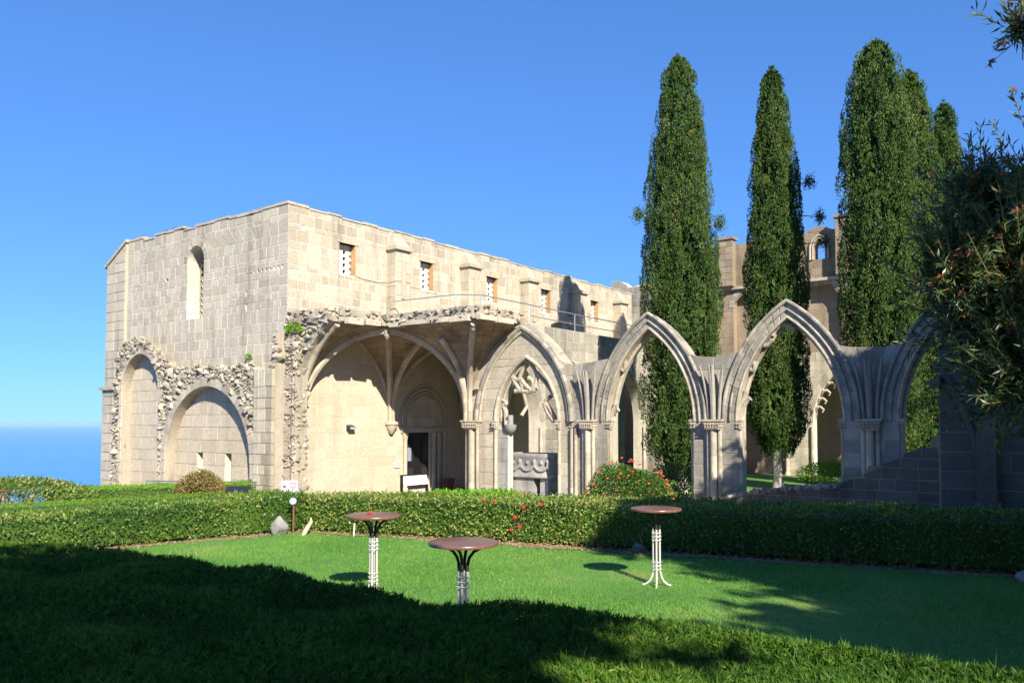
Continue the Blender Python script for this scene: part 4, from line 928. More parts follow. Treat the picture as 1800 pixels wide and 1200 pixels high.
# cypresses
def cypress(x, y, h, rad, seed, label, tips=(), zb=1.4, base=.18, lean=(0, 0), flat=.0):
    rg = np.random.default_rng(seed); t = empty('cypress_tree', (x, y, base), label, 'tree', 'cypresses in the cloister garth')
    hb = h-zb
    def prof(s):   # s 0 bottom .. 1 top
        return rad*np.clip(np.minimum(1, (s+.03)/.10)**.6*(1-np.clip((s-.35)/.65, 0, 1)**(1.6+flat)*(.74-flat*.09))*np.clip((1-s)/.045, 0, 1)**.55, .02, None)
    # clumps
    nl = int(58*hb); s = rg.uniform(0, 1, nl*3); keep = rg.uniform(0, 1, nl*3) < prof(s)/rad; s = s[keep][:nl]; nl = len(s)
    th = rg.uniform(0, 2*np.pi, nl); rr = prof(s)*np.where(s > .9, np.sqrt(rg.uniform(.0, .9, nl)), rg.uniform(.66, .97, nl))*(1+.06*np.sin(3*th+seed)+.07*np.sin(s*23+th*2))
    C = np.stack([x+lean[0]*s+rr*np.cos(th), y+lean[1]*s+rr*np.sin(th), zb+s*hb], 1)
    size = rg.uniform(.16, .32, nl)*(.55+.45*prof(s)/rad)
    per = 78; ci = np.repeat(np.arange(nl), per); n = len(ci)
    d = unit(rg.normal(size=(n, 3))); out = np.stack([np.cos(th[ci]), np.sin(th[ci]), np.full(n, .25)], 1)
    d = unit(d+out*.55)
    P = C[ci]+d*size[ci][:, None]*np.array([.8, .8, 2.5])*rg.uniform(.7, 1.0, (n, 1))
    sP = np.clip((P[:, 2]-zb)/hb, 0, 1); ax_ = np.stack([x+lean[0]*sP, y+lean[1]*sP], 1); rel = P[:, :2]-ax_; rl = np.linalg.norm(rel, axis=1); rm = prof(sP)*(1.0+.05*np.sin(sP*41+3*np.arctan2(rel[:, 1], rel[:, 0])))+.05+rg.uniform(-.06, .05, n); P[:, :2] = ax_+rel*np.minimum(1, rm/np.maximum(rl, 1e-6))[:, None]; P[:, 2] = np.minimum(P[:, 2], zb+hb+.1)
    D = unit(d*.4+np.array([0, 0, 1.0])+rg.normal(size=(n, 3))*.3)
    tone = np.clip(.42+rg.normal(size=n)*.15+(rg.uniform(0, 1, nl)[ci]-.5)*.35, 0, .93); tone[rg.uniform(0, 1, n) < .022] = 1.3
    for (a0, s0, ln, up_) in tips:   # stray tufts
        c = np.array([x, y, zb+s0*hb]); o = np.array([math.cos(a0), math.sin(a0), up_]); k = 420
        q = c+o*(prof(np.array([s0]))[0]*.9+ln)+rg.normal(size=(k, 3))*np.array([.12, .12, .17]); P = np.vstack([P, q]); D = np.vstack([D, unit(rg.normal(size=(k, 3))+np.array([0, 0, 1.2]))]); tone = np.append(tone, np.full(k, .5))
        tw = MB(); tw.tube([c, c+o*(prof(np.array([s0]))[0]*.9+ln)], [.04, .015], 5); tw.build('twig', M['cbark'], t)
    n = len(P); me = leaf_mesh('crown', P, D, rg.uniform(.06, .13, n), rg.uniform(.03, .055, n), rg, tone); link('crown', me, M['cypress'], t)
    k = int(520*hb); s2 = rg.uniform(0, .985, k); t2 = rg.uniform(0, 2*np.pi, k); r2 = prof(s2)*rg.uniform(.25, .74, k)
    P2 = np.stack([x+lean[0]*s2+r2*np.cos(t2), y+lean[1]*s2+r2*np.sin(t2), zb+.1+s2*hb], 1); D2 = unit(np.stack([np.cos(t2)*.3, np.sin(t2)*.3, np.ones(k)], 1)+rg.normal(size=(k, 3))*.4)
    link('inner_foliage', leaf_mesh('inner_foliage', P2, D2, rg.uniform(.25, .45, k)*(.4+.6*prof(s2)/rad), rg.uniform(.14, .24, k)*(.4+.6*prof(s2)/rad), rg, np.clip(.3+rg.normal(size=k)*.12, 0, 1)), M['cypress'], t)
    tk = MB(); tk.tube([(x, y, base-.1), (x+.03, y, base+.5), (x-.02, y+.03, base+1.2), (x, y, zb+1.2), (x, y, zb+hb*.9)], [.30, .22, .20, .2, .03], 9)
    for k in range(5): a = k*1.26; tk.tube([(x, y, base+1.0+.1*k), (x+.35*math.cos(a), y+.35*math.sin(a), zb+.7), (x+.6*math.cos(a), y+.6*math.sin(a), zb+1.8)], [.08, .06, .03], 6)
    tk.build('trunk', M['cbark'], t, True)
    return t
cypress(13.3, -10.1, 19.5, 1.75, 3, 'broad tall cypress with tapering top and small side tufts, second bay of arches before it', ((2.4, .60, .5, .1), (-1.2, .58, .25, .1)), zb=1.0, flat=.5)
cypress(17.3, -12.9, 19.6, 1.40, 5, 'slim cypress with a bare pale trunk and stray side twigs, behind the third arch', ((-.95, .62, 1.0, -.1), (-.95, .53, 1.1, .1), (-1.0, .68, .6, .2)), zb=1.9, flat=.3)
cypress(15.9, -17.7, 19.0, 1.52, 8, 'thick blunt-topped cypress, tallest of the close group of three', (), zb=1.0, flat=2.4)
cypress(20.0, -18.2, 19.0, 1.35, 11, 'rounded cypress standing between the blunt tallest one and the pointed one of its group', (), zb=1.0, flat=1.2)
cypress(26.4, -18.6, 19.6, 1.50, 13, 'pointed dark cypress at the oleander side of the group of three', (), zb=1.0)

# hedges: leaves over a box-like body that follows a polyline in plan
def hedge(name, label, pts, wd, zbot, ztop, dens, ls, mt, seed, cat='hedge', inner='hedge', fuzz=.06, topmat=None, stems=True, vis=None, group=None, zgr=None):
    rg = np.random.default_rng(seed); P = [Vector((p[0], p[1], 0)) for p in pts]; cum = [0]
    for a, b in zip(P[:-1], P[1:]): cum.append(cum[-1]+(b-a).length)
    t = empty(name, (P[0].x, P[0].y, zgr if zgr is not None else zbot[0]), label, cat, group)
    def at(s):
        for i in range(len(P)-1):
            if s <= cum[i+1] or i == len(P)-2:
                f = (s-cum[i])/(cum[i+1]-cum[i]); d = (P[i+1]-P[i]).normalized(); return P[i].lerp(P[i+1], f), d
    tot = cum[-1]; lerp = lambda A, s: A[0]+(A[1]-A[0])*s/tot
    body = MB(); n = max(2, int(tot/.4)); rows = []
    for k in range(n+1):
        s = tot*k/n; c, d = at(s); sd = Vector((-d.y, d.x, 0)); zb_, zt = lerp(zbot, s), lerp(ztop, s); h = wd/2-.10
        rows.append([c-sd*h+Z*(zb_+.05), c-sd*h+Z*(zt-.14), c-sd*(h-.1)+Z*(zt-.08), c+sd*(h-.1)+Z*(zt-.08), c+sd*h+Z*(zt-.14), c+sd*h+Z*(zb_+.05)])
    for r_ in rows: body.v += [tuple(p) for p in r_]
    body.f = [(i*6+k, i*6+(k+1) % 6, (i+1)*6+(k+1) % 6, (i+1)*6+k) for i in range(n) for k in range(6)]+[(0, 1, 2, 3, 4, 5), tuple(n*6+k for k in range(5, -1, -1))]; body.t = [.15]*len(body.f)
    body.build('inner_foliage', M[inner], t)
    # sample faces: two sides, top, ends
    PP, NN = [], []
    lum = lumpy(rg, 30, (1.5, 7))
    S = rg.uniform(0, tot, int(tot*dens*(2*1.0+wd))); hmean = (ztop[0]+ztop[1]-zbot[0]-zbot[1])/2
    perim = 2*hmean+wd
    for s in S:
        c, d = at(s); sd = Vector((-d.y, d.x, 0)); q = rg.uniform(0, perim); zb_, zt = lerp(zbot, s), lerp(ztop, s); h = zt-zb_
        if q < hmean: f = q/hmean; p = c-sd*(wd/2)+Z*(zb_+f*h); nn = -sd
        elif q < 2*hmean: f = (q-hmean)/hmean; p = c+sd*(wd/2)+Z*(zb_+f*h); nn = sd
        else: f = (q-2*hmean)/wd; p = c+sd*(wd*(f-.5))+Z*zt; nn = Z
        PP.append(p); NN.append(nn)
    for c, d in ((P[0], -(P[1]-P[0]).normalized()), (P[-1], (P[-1]-P[-2]).normalized())):
        sd = Vector((-d.y, d.x, 0)); e = 0 if (c-P[0]).length < .01 else tot
        for i in range(int(dens*wd*hmean)): PP.append(c+d*.05+sd*rg.uniform(-wd/2, wd/2)+Z*rg.uniform(lerp(zbot, e), lerp(ztop, e))); NN.append(d)
    PP, NN = np.array([tuple(p) for p in PP]), np.array([tuple(p) for p in NN])
    l = lum(PP); PP = PP+NN*(l[:, None]*fuzz*.6+rg.normal(size=(len(PP), 1))*fuzz*.6-.02)
    D = unit(NN*.7+rg.normal(size=PP.shape)*.7+np.array([0, 0, .25]))
    tone = np.clip(.50+.14*lumpy(rg, 12, (.5, 2))(PP)+rg.normal(size=len(PP))*.2, 0, .95); tone[rg.uniform(0, 1, len(PP)) < .02] = 1.2
    k = len(PP); me = leaf_mesh('foliage', PP-D*ls*.3, D, rg.uniform(.7, 1.3, k)*ls, rg.uniform(.4, .62, k)*ls, rg, tone); fo = link('foliage', me, M[mt], t)
    if topmat:
        me.materials.append(M[topmat]); ix = (NN[:, 2] > .9).astype(np.int32); me.polygons.foreach_set('material_index', ix)
    if stems:
        for i in range(int(tot/.75)):
            s = (i+rg.uniform(.2, .8))*.75; c, d = at(min(s, tot)); sd = Vector((-d.y, d.x, 0)); z0 = (zgr if zgr is not None else lerp(zbot, s))-.05; o = sd*rg.uniform(-.45, .15)*wd; lx = d*rg.uniform(-.2, .2)
            mb = MB(); mb.tube([c+o+Z*z0, c+o+lx*.5+Z*(z0+.3), c+o*.8+lx+Z*(lerp(zbot, s)+.35)], [.035, .026, .02], 6); mb.build('stem', M['bark'], t)
    return t
def cf2(a, wd): p = CF(a, wd, 0); return (p.x, p.y)
def along(l, off): return [cf2(a, wd+off) for a, wd in l]
hedge('leaf_hedge', 'clipped leafy hedge with open stems below, red hibiscus flowers and bar tables before it', along([(-4.25, 17.45), (1.08, 15.35), (5.2, 13.5), (7.9, 12.35), (12.5, 10.6)], .65), 1.25, (.87, .90), (1.60, 1.80), 850, .062, 'hedge', 21, zgr=.85)
hedge('leaf_hedge', 'sunlit clipped leafy hedge sloping down from the boulder toward the clipped umbrella shrub', along([(-4.75, 17.5), (-7.4, 15.3), (-11.5, 12.2)], .75), 1.35, (.86, .86), (1.60, 1.40), 800, .062, 'hedge', 22, stems=False)
hedge('smooth_hedge', 'smooth mossy-green flat-topped hedge strip running behind the sunlit leafy hedge', along([(-5.6, 19.6), (-9.0, 18.2), (-14, 16.2)], .8), 1.3, (.5, .5), (1.50, 1.28), 900, .035, 'hedge_smooth', 23, inner='hedge_smooth', fuzz=.025, stems=False)
hedge('lime_hedge', 'bright lime-topped low hedge at the foot of the west wall recesses', along([(-8.6, 26.2), (-14.6, 25.4)], .5), 1.3, (.35, .35), (1.22, 1.12), 800, .05, 'hedge', 24, topmat='lime', stems=False)
hedge('lime_hedge', 'bright green low hedge strip behind the leafy hedge below the door pier', along([(-1.75, 18.5), (-.05, 17.6)], .3), .9, (.8, .8), (1.60, 1.60), 900, .075, 'lime', 25, inner='hedge_smooth', stems=False)

def bush(name, label, c, rad, n, ls, mt, seed, cat='bush', flowers=None, stems=5, tonec=.5, arch=False, group=None):
    rg = np.random.default_rng(seed); t = empty(name, c, label, cat, group); d = unit(rg.normal(size=(n, 3))); d[:, 2] = np.abs(d[:, 2]) if not arch else d[:, 2]
    l = lumpy(rg, 20, (2, 6))(d); r = np.array(rad); P = np.array(c)+np.array([0, 0, 0 if not arch else 0])+d*r*(1+.12*l[:, None])*rg.uniform(.72, 1.02, (n, 1))
    D = unit(d+rg.normal(size=(n, 3))*.8); me = leaf_mesh('foliage', P, D, rg.uniform(.7, 1.3, n)*ls, rg.uniform(.4, .6, n)*ls, rg, np.clip(tonec+rg.normal(size=n)*.22, 0, 1)); link('foliage', me, M[mt], t)
    z0 = gz(c[0], c[1])
    for k in range(stems):
        a = k*6.28/stems; mb = MB(); mb.tube([(c[0]+.08*math.cos(a), c[1]+.08*math.sin(a), min(z0, c[2])-.05), (c[0]+rad[0]*.3*math.cos(a), c[1]+rad[1]*.3*math.sin(a), c[2]+rad[2]*.3), (c[0]+rad[0]*.55*math.cos(a), c[1]+rad[1]*.55*math.sin(a), c[2]+rad[2]*.6)], [.03, .02, .01], 5); mb.build('stem', M['bark'], t)
    if flowers:
        for i in range(flowers[1]):
            dd = unit(rg.normal(size=(1, 3)))[0]; dd[2] = abs(dd[2])*.75; dd = dd/np.linalg.norm(dd); p = np.array(c)+dd*r*1.0; s_ = flowers[2]*rg.uniform(.7, 1.2)
            mb = MB(); mb.lathe([(s_*.3, -s_*.4), (s_*.95, -s_*.1), (s_, .1*s_), (s_*.5, s_*.45), (.01, s_*.5)], tuple(p), 7); mb.build('flower_head', M[flowers[0] if not isinstance(flowers[0], list) else rnd.choice(flowers[0])], t)
    return t
bush('lantana_bush', 'leafy bush full of orange and red blossom heads between the first open piers', (3.2, -13.0, .35), (1.1, 1.6, 1.75), 12000, .085, 'lantana', 31, flowers=(['orange', 'redfl', 'orange'], 150, .042))
bush('shrub', 'dark green shrub behind the orange blossom bush', (7.2, -12.7, .3), (.9, 1.3, 1.3), 3500, .10, 'hedge', 32, stems=3, tonec=.3)
bush('lantana_bush', 'sunlit bush with yellow blossoms before the far arcade', (22.5, -14.4, .3), (1.2, 2.2, .95), 5000, .11, 'lime', 33, flowers=('yellowfl', 50, .06), stems=3)
bush('geranium_plant', 'low plant with bright red blossom heads at the foot of the basin', (-4.2, -14.1, 1.15), (.35, .45, .42), 900, .06, 'lantana', 34, flowers=('redfl', 30, .05), stems=3)
bush('reddish_bush', 'rounded bush with reddish and yellow-green leaves before the slit windows', (-5.2, -2.9, .6), (.8, 1.2, 1.15), 6000, .085, 'autumn', 35, stems=4)
bush('rock_weed', 'green weed tuft growing on the broken vault shoulder', (-.02, -.45, 6.65), (.25, .32, .35), 500, .10, 'lime', 36, stems=2, cat='plant')
bush('wall_weed', 'small green tuft growing from the west wall above the arch', (-.08, 2.3, 5.75), (.10, .16, .2), 160, .07, 'lime', 37, stems=1, cat='plant')
# red hibiscus blossoms in the hedge belong to their own plant
hb = empty('hibiscus_plant', (*cf2(.1, 15.7), .85), 'hibiscus with scattered red flowers growing through the leafy hedge', 'plant')
for a, wd, z in ((.22, 15.62, 1.56), (.05, 15.68, 1.36), (.14, 15.65, 1.18), (-.02, 15.7, 1.12), (-.55, 16.0, 1.66), (-.35, 15.95, 1.64), (.55, 15.55, 1.62)):
    p = CF(a, wd, z); mb = MB(); mb.lathe([(.01, -.035), (.034, -.012), (.04, .01), (.02, .022)], p, 6); mb.build('flower_head', M['redfl'], hb)
p0 = CF(.05, 15.85, .8); mb = MB()
for a, wd, z in ((.22, 15.62, 1.56), (.05, 15.68, 1.36), (-.55, 16.0, 1.66), (.55, 15.55, 1.62)): mb.tube([p0, CF(a*.6, wd+.2, .8+(z-.8)*.5), CF(a, wd, z)], [.02, .014, .006], 5)
mb.build('stem', M['bark'], hb)
# umbrella-clipped shrub at the edge of the terrace
uc = empty('clipped_umbrella_shrub', (-9.1, .3, .2), 'umbrella-clipped shrub with bare twisted trunks, sea behind it', 'shrub')
rg = np.random.default_rng(41); n = 9000; d = unit(rg.normal(size=(n, 3))); d[:, 2] = np.abs(d[:, 2])**.9; uo = np.array([-9.1, .3, .60]); ax = np.array(RT); ay = np.array(FW)
lo = d[:, 0:1]*ax*2.3+d[:, 1:2]*ay*1.7+d[:, 2:3]*np.array([0, 0, 1.02]); sc_ = rg.uniform(.80, 1.02, (n, 1)); keepm = (d[:, 2] > .22) | (np.abs(d[:, 0]) > .86)
P = uo+lo*sc_*(1+.05*lumpy(rg, 20, (2, 6))(d)[:, None]); P = P[keepm]; d = d[keepm]; n = len(P); D = unit(d+rg.normal(size=(n, 3))*.8)
link('foliage', leaf_mesh('foliage', P, D, rg.uniform(.07, .12, n), rg.uniform(.035, .06, n), rg, np.clip(.5+rg.normal(size=n)*.25, 0, 1)), M['hedge'], uc)
for pl in (((-.6, 0), (-.35, .3), (-.1, .55), (.2, .85)), ((-.15, 0), (-.05, .4), (-.4, .7), (-.8, .95)), ((.1, 0), (.4, .3), (.8, .5), (1.2, .8)), ((.0, .0), (.1, .45), (.3, .9), (.35, 1.2))):
    mb = MB(); mb.tube([Vector(uo)+RT*a*1.0+Z*(z-.45) for a, z in pl], [.12, .1, .08, .04], 8); mb.build('trunk', M['cbark'], uc, True)

# ------------------------------------------------------------------ foreground thuja hedge
fe = [(-9, 10.8), (-5.4, 8.7), (-3.5, 7.75), (-1.36, 6.5), (-.4, 5.8), (1.0, 5.1), (1.64, 4.72), (2.55, 4.1), (4.0, 3.3), (6, 2.4)]
def fedge(a):
    for (x0, y0), (x1, y1) in zip(fe[:-1], fe[1:]):
        if x0 <= a <= x1: return y0+(y1-y0)*(a-x0)/(x1-x0)
    return fe[-1][1]
TZ = 1.95
def ttop(a, wd):
    e = fedge(a)-wd
    z = TZ+.010*math.sin(a*2.3+wd)+.012*math.sin(wd*2.9-a*1.1)+.010*math.sin(a*6+wd*5)
    return z-.22*max(0, 1-e/.35)**2
th = empty('thuja_hedge', (*cf2(-1, 4.5), .85), 'wide soft feathery hedge in tree shade filling the foreground', 'hedge')
mb = MB(); na2, nw2 = 60, 24
for i in range(na2+1):
    a = -9+15*i/na2
    for j in range(nw2+1):
        f = j/nw2; wd = 1.9+(fedge(a)-1.9)*min(1, f*1.08) if f < .926 else fedge(a)
        z = ttop(a, wd)-.07 if f < .926 else (.8 if f > .97 else 1.35); p = CF(a, wd, z); mb.v.append(tuple(p))
mb.f = [(i*(nw2+1)+j, (i+1)*(nw2+1)+j, (i+1)*(nw2+1)+j+1, i*(nw2+1)+j+1) for i in range(na2) for j in range(nw2)]; mb.t = [.2]*len(mb.f); mb.build('inner_foliage', M['thuja'], th, True)
rg = np.random.default_rng(51); PP = []; NN = []
K = 125000; ff = rg.uniform(0, 1, (K, 3))
for f in ff:
    wd = 3.0+6.2*f[1]**1.25; a = -.70*wd-.3+(1.42*wd+.6)*f[0]
    if a > 6: continue
    e = fedge(a)
    if wd > e+.0: continue
    PP.append((a, wd, ttop(a, wd)+(f[2]-.5)*.05)); NN.append(0)
for i in range(16000):   # far face
    a = rg.uniform(-8, 4.5); PP.append((a, fedge(a)+rg.uniform(-.05, .06), rg.uniform(1.2, TZ-.15))); NN.append(1)
PP = np.array(PP); P = np.array(CAM)*np.array([1, 1, 0])+PP[:, 0:1]*np.array(RT)+PP[:, 1:2]*np.array(FW)+PP[:, 2:3]*np.array([0, 0, 1.])
n = len(P); lum = lumpy(rg, 30, (2, 9))(P); P[:, 2] += .03*lum
D = unit(np.array([0, 0, .75])+rg.normal(size=(n, 3))*.62); tone = np.clip(.45+.1*lum+rg.normal(size=n)*.16, 0, .95); tone[rg.uniform(0, 1, n) < .006] = 1.3
L_ = rg.uniform(.05, .11, n); L_[rg.uniform(0, 1, n) < .01] *= 1.8
S_ = unit(np.cross(D, rg.normal(size=(n, 3)))); w1 = .011
Ls = L_[:, None]
tri = []
for f0, sgn, ln in ((0, 0, 1.0), (.25, 1, .5), (.25, -1, .5), (.5, 1, .38), (.5, -1, .38)):
    b = P-D*Ls*.35+D*Ls*f0; dd = unit(D+S_*sgn*.95); sw = unit(np.cross(dd, rg.normal(size=(n, 3))))*w1*(1.0 if sgn else 1.0)
    tri.append(np.stack([b-sw/2, b+sw/2, b+dd*Ls*ln], 1))
V = np.concatenate(tri, 0).reshape(-1, 3); nt_ = len(V)//3
link('sprays', npmesh('sprays', V, np.arange(nt_*3).reshape(nt_, 3), 3, np.tile(tone, 5)), M['thuja'], th)

# ------------------------------------------------------------------ grass
rg = np.random.default_rng(61); K = 330000; a = rg.uniform(-9, 11.5, K); wd = rg.uniform(4.0, 17.6, K)
hf = np.where(a > -4.4, 17.6-.43*(a+4.4), 17.6+.8*(a+4.4)); m_ = (wd < hf+.1) & (np.abs(a) < .66*wd+.5) & (wd > np.interp(a, [p[0] for p in fe], [p[1] for p in fe])-.2)
ed = hf-wd; m_ &= rg.uniform(0, 1, K) < np.clip((ed+.05)/.9, .08, 1)
a, wd = a[m_], wd[m_]; P = np.array(CAM)*np.array([1, 1, 0])+a[:, None]*np.array(RT)+wd[:, None]*np.array(FW)+np.array([0, 0, .85]); n = len(P)
lm = lumpy(rg, 20, (.5, 3))(P); D = unit(np.array([0, 0, 1.])+rg.normal(size=(n, 3))*.45)
gme = leaf_mesh('grass', P, D, rg.uniform(.025, .06, n)*(1+.2*lm), rg.uniform(.007, .012, n), rg, np.clip(.48+.13*lm+rg.normal(size=n)*.15, 0, 1), 'blade')
tag(link('grass', gme, M['grass']), 'short green grass of the lawn', 'grass', kind='stuff')
# dry leaf litter and soil strip at the foot of the hedge
rg = np.random.default_rng(62); K = 2600; a = rg.uniform(-8, 11, K); off = np.abs(rg.normal(size=K))*.35; hf = np.where(a > -4.4, 17.6-.43*(a+4.4), 17.6+.8*(a+4.4)); wd = hf-off+.2
P = np.array(CAM)*np.array([1, 1, 0])+a[:, None]*np.array(RT)+wd[:, None]*np.array(FW)+np.array([0, 0, .875]); D = unit(rg.normal(size=(K, 3))*np.array([1, 1, .25]))
lit = leaf_mesh('leaf_litter', P, D, .06, .03, rg, rg.uniform(.5, 1, K)); tag(link('leaf_litter', lit, M['soil']), 'dry fallen leaves along the hedge foot', 'leaves', kind='stuff')
sm_ = MB(); av_ = list(np.linspace(-9, 12, 60))
for x in av_: 
    h_ = hedge_fw(x)
    for o in (-.28-.10*math.sin(x*3.1)-.06*math.sin(x*7), .1): p = CF(x, h_+o, .862); sm_.v.append(tuple(p))
sm_.f = [(2*i, 2*i+2, 2*i+3, 2*i+1) for i in range(len(av_)-1)]; sm_.t = [.5]*len(sm_.f); tag(sm_.build('soil_strip', M['soil']), kind='structure')

# ------------------------------------------------------------------ bar tables
def make_table(c, label):
    t = empty('bar_table', c, label, 'table', 'round bar tables on the lawn'); x, y, z = c; r_ = .36
    mb = MB(); mb.lathe([(r_-.03, 1.062), (r_-.004, 1.068), (r_, 1.08), (r_, 1.092), (r_-.006, 1.100), (r_-.02, 1.103)], (x, y, z), 48); mb.build('table_top', M['tabletop'], t, True)
    for k in range(4):
        a = R(25+90*k); dx, dy = math.cos(a), math.sin(a)
        f = lambda q, h: (x+dx*q, y+dy*q, z+h)
        up_ = [f(.045, .80), f(.048, .88), f(.065, .94), f(.11, 1.0), f(.19, 1.045), f(.25, 1.06)]
        lo_ = [f(.20, .012), f(.15, .025), f(.10, .065), f(.065, .13), f(.048, .21), f(.045, .30), f(.045, .80)]
        mb = MB(); mb.tube(lo_, .0155, 10); lg = mb.build('leg', M['silver'], t, True)
        mb = MB(); mb.tube(up_, .0165, 10); mb.build('arm', M['tube_shaded'], t, True)
    for h in (.24, .29, .34, .65, .70, .75):
        mb = MB(); mb.tube([(x+.066*math.cos(q), y+.066*math.sin(q), z+h) for q in [2*math.pi*i/20 for i in range(20)]], .0065, 6, closed=True); mb.build('ring', M['silver'], t, True)
    return t
T1 = CF(-.497, 8.34, .853); T2 = CF(-1.83, 10.8, .853); T3 = CF(2.06, 11.65, .853)
tb = make_table(T1, 'round brown bar table whose foot is hidden by the foreground hedge, nothing on its top')
for c, lb in ((T2, 'round brown bar table with a small red blossom lying on its top'), (T3, 'round brown bar table standing by the shaded hedge with splayed feet visible')):
    o = copy_tree(tb); o.location = c; o['label'] = lb
mb = MB(); p = CF(-1.9, 10.85, .853+1.118); mb.lathe([(.02, -.012), (.045, 0), (.03, .015), (.005, .02)], p, 8); tag(mb.build('fallen_blossom', M['redfl']), 'single red blossom lying on the table top', 'flower')

# ------------------------------------------------------------------ sign, garden lamp, boulder and small things by the hedge
sg = empty('direction_sign', (-7.4, -10.2, 0), 'white board with a red arrow and red lettering rising above the hedge', 'sign')
sc0 = CF(-5.15, 18.85, 0); sx = RT
def sgp(u, z, n=0): p = sc0+RT*u-FW*n; return Vector((p.x, p.y, z+.07))
mb = MB(); mb.hexa([sgp(-.20, 1.36), sgp(.19, 1.36), sgp(.19, 1.36, -.02), sgp(-.20, 1.36, -.02), sgp(-.20, 1.78), sgp(.19, 1.78), sgp(.19, 1.78, -.02), sgp(-.20, 1.78, -.02)]); bd = mb.build('board', M['signface'], sg)
mb = MB(); mb.add([sgp(u, z, .003) for u, z in ((-.165, 1.635), (-.12, 1.685), (-.12, 1.66), (-.08, 1.66), (-.08, 1.61), (-.12, 1.61), (-.12, 1.585))], [(6, 5, 4, 3, 2, 1, 0)]); mb.build('arrow', M['signred'], bd)
for u in (-.15, .14):
    mb = MB(); mb.tube([sgp(u, .3, -.035), sgp(u, 1.75, -.035)], .015, 6); mb.build('post', M['steel'], sg)
for txt, z, s_ in (('ÇIKIŞ', 1.685, .075), ('EXIT', 1.60, .07)):
    cv = bpy.data.curves.new('lettering', 'FONT'); cv.body = txt; cv.size = s_; cv.align_x = 'RIGHT'; cv.extrude = .0008
    ob = bpy.data.objects.new('lettering', cv); COL.objects.link(ob); cv.materials.append(M['signred'])
    dg = bpy.context.evaluated_depsgraph_get(); me_ = bpy.data.meshes.new_from_object(ob.evaluated_get(dg)); bpy.data.objects.remove(ob); ob = bpy.data.objects.new('lettering', me_); COL.objects.link(ob)
    if not me_.materials: me_.materials.append(M['signred'])
    ob.parent = bd; ob.matrix_world = Matrix.Translation(sgp(.165, z, .004)) @ Matrix((( RT.x, 0, -FW.x, 0), (RT.y, 0, -FW.y, 0), (0, 1, 0, 0), (0, 0, 0, 1)))
lp = empty('garden_lamp', CF(-4.60, 17.15, .85), 'round garden lamp on a rusty post against the hedge', 'lamp'); c = CF(-4.60, 17.15, 0)
mb = MB(); mb.tube([(c.x, c.y, .82), (c.x+.01, c.y, 1.46)], .022, 8); mb.build('post', M['rust'], lp, True)
fc = -FW+Z*.1; fc.normalize(); q0 = Vector((c.x, c.y, 1.53))
mb = MB(); mb.tube([q0-fc*.10, q0-fc*.06, q0, q0+fc*.03], [.03, .07, .085, .085], 14); mb.build('housing', M['black'], lp, True)
mb = MB(); mb.tube([q0+fc*.032, q0+fc*.045, q0+fc*.05], [.076, .07, .03], 14); mb.build('lens', M['lampglass'], lp, True)
def rock(name, label, c, s, seed, mt, cat='rock', kids=None):
    bm = bmesh.new(); rg = random.Random(seed)
    for i in range(26):
        v = Vector((rg.gauss(0, 1), rg.gauss(0, 1), rg.gauss(0, 1))).normalized(); bm.verts.new((c[0]+v.x*s[0]*rg.uniform(.8, 1.05), c[1]+v.y*s[1]*rg.uniform(.8, 1.05), c[2]+v.z*s[2]*rg.uniform(.75, 1.05)))
    bmesh.ops.convex_hull(bm, input=bm.verts[:])
    for v in [v for v in bm.verts if not v.link_faces]: bm.verts.remove(v)
    bmesh.ops.bevel(bm, geom=bm.edges[:], offset=.02, segments=1, affect='EDGES')
    me = bpy.data.meshes.new(name); bm.to_mesh(me); bm.free(); return tag(link(name, me, M[mt]), label, cat)
rock('boulder', 'grey pointed boulder at the foot of the hedge beside the lamp', CF(-4.85, 17.0, .98), (.22, .22, .30), 5, 'marble')
rock('stone_lump', 'dark stone half hidden under the shaded hedge', CF(2.25, 14.6, .92), (.16, .14, .14), 9, 'grey')
rock('fallen_stone', 'pale flat stone lying on the soil under the hedge end', CF(7.6, 12.1, .88), (.32, .18, .12), 10, 'warm')
mb = MB(); mb.tube([CF(-4.32, 16.9, .84), CF(-4.25, 16.95, 1.0), CF(-4.18, 17.0, 1.12), CF(-4.2, 17.02, 1.2)], [.045, .05, .035, .015], 7); tag(mb.build('driftwood', M['warm'], None, True), 'pale bent piece of wood leaning at the hedge foot beside the lamp', 'wood')
mb = MB(); mb.tube([CF(-3.25, 16.75, .82), CF(-3.24, 16.78, 1.12)], .02, 6); tag(mb.build('wooden_stake', M['cable']), 'short pale stake in the lawn edge behind the blossom table', 'stake')
# low railing and loudspeaker by the west wall
lr = empty('low_railing', (-2.6, -1.0, 0), 'low grey railing with a diagonal brace in front of the slit windows', 'railing')
mb = MB(); mb.tube([(-4.4, 2.0, 1.15), (-2.4, -1.5, 1.15)], .022, 6); mb.build('rail', M['steel'], lr)
for f in (0, .5, 1):
    x, y = -4.4+2.0*f, 2.0-3.5*f; mb = MB(); mb.tube([(x, y, -.05), (x, y, 1.15)], .022, 6); mb.build('post', M['steel'], lr)
mb = MB(); mb.tube([(-2.4, -1.5, 1.1), (-2.75, -.9, .6)], .018, 6); mb.build('brace', M['steel'], lr)
sb_ = empty('slanted_panel', CF(-6.85, 20.2, 0), 'dark slanted information panel between the two hedge strips', 'panel'); c = CF(-6.85, 20.15, 0)
mb = MB(); P = [c-RT*.28, c+RT*.28, c+RT*.28+FW*.25, c-RT*.28+FW*.25]; mb.hexa([P[0]+Z*1.42, P[1]+Z*1.42, P[2]+Z*1.56, P[3]+Z*1.56, P[0]+Z*1.44, P[1]+Z*1.44, P[2]+Z*1.6, P[3]+Z*1.6]); mb.build('panel', M['black'], sb_)
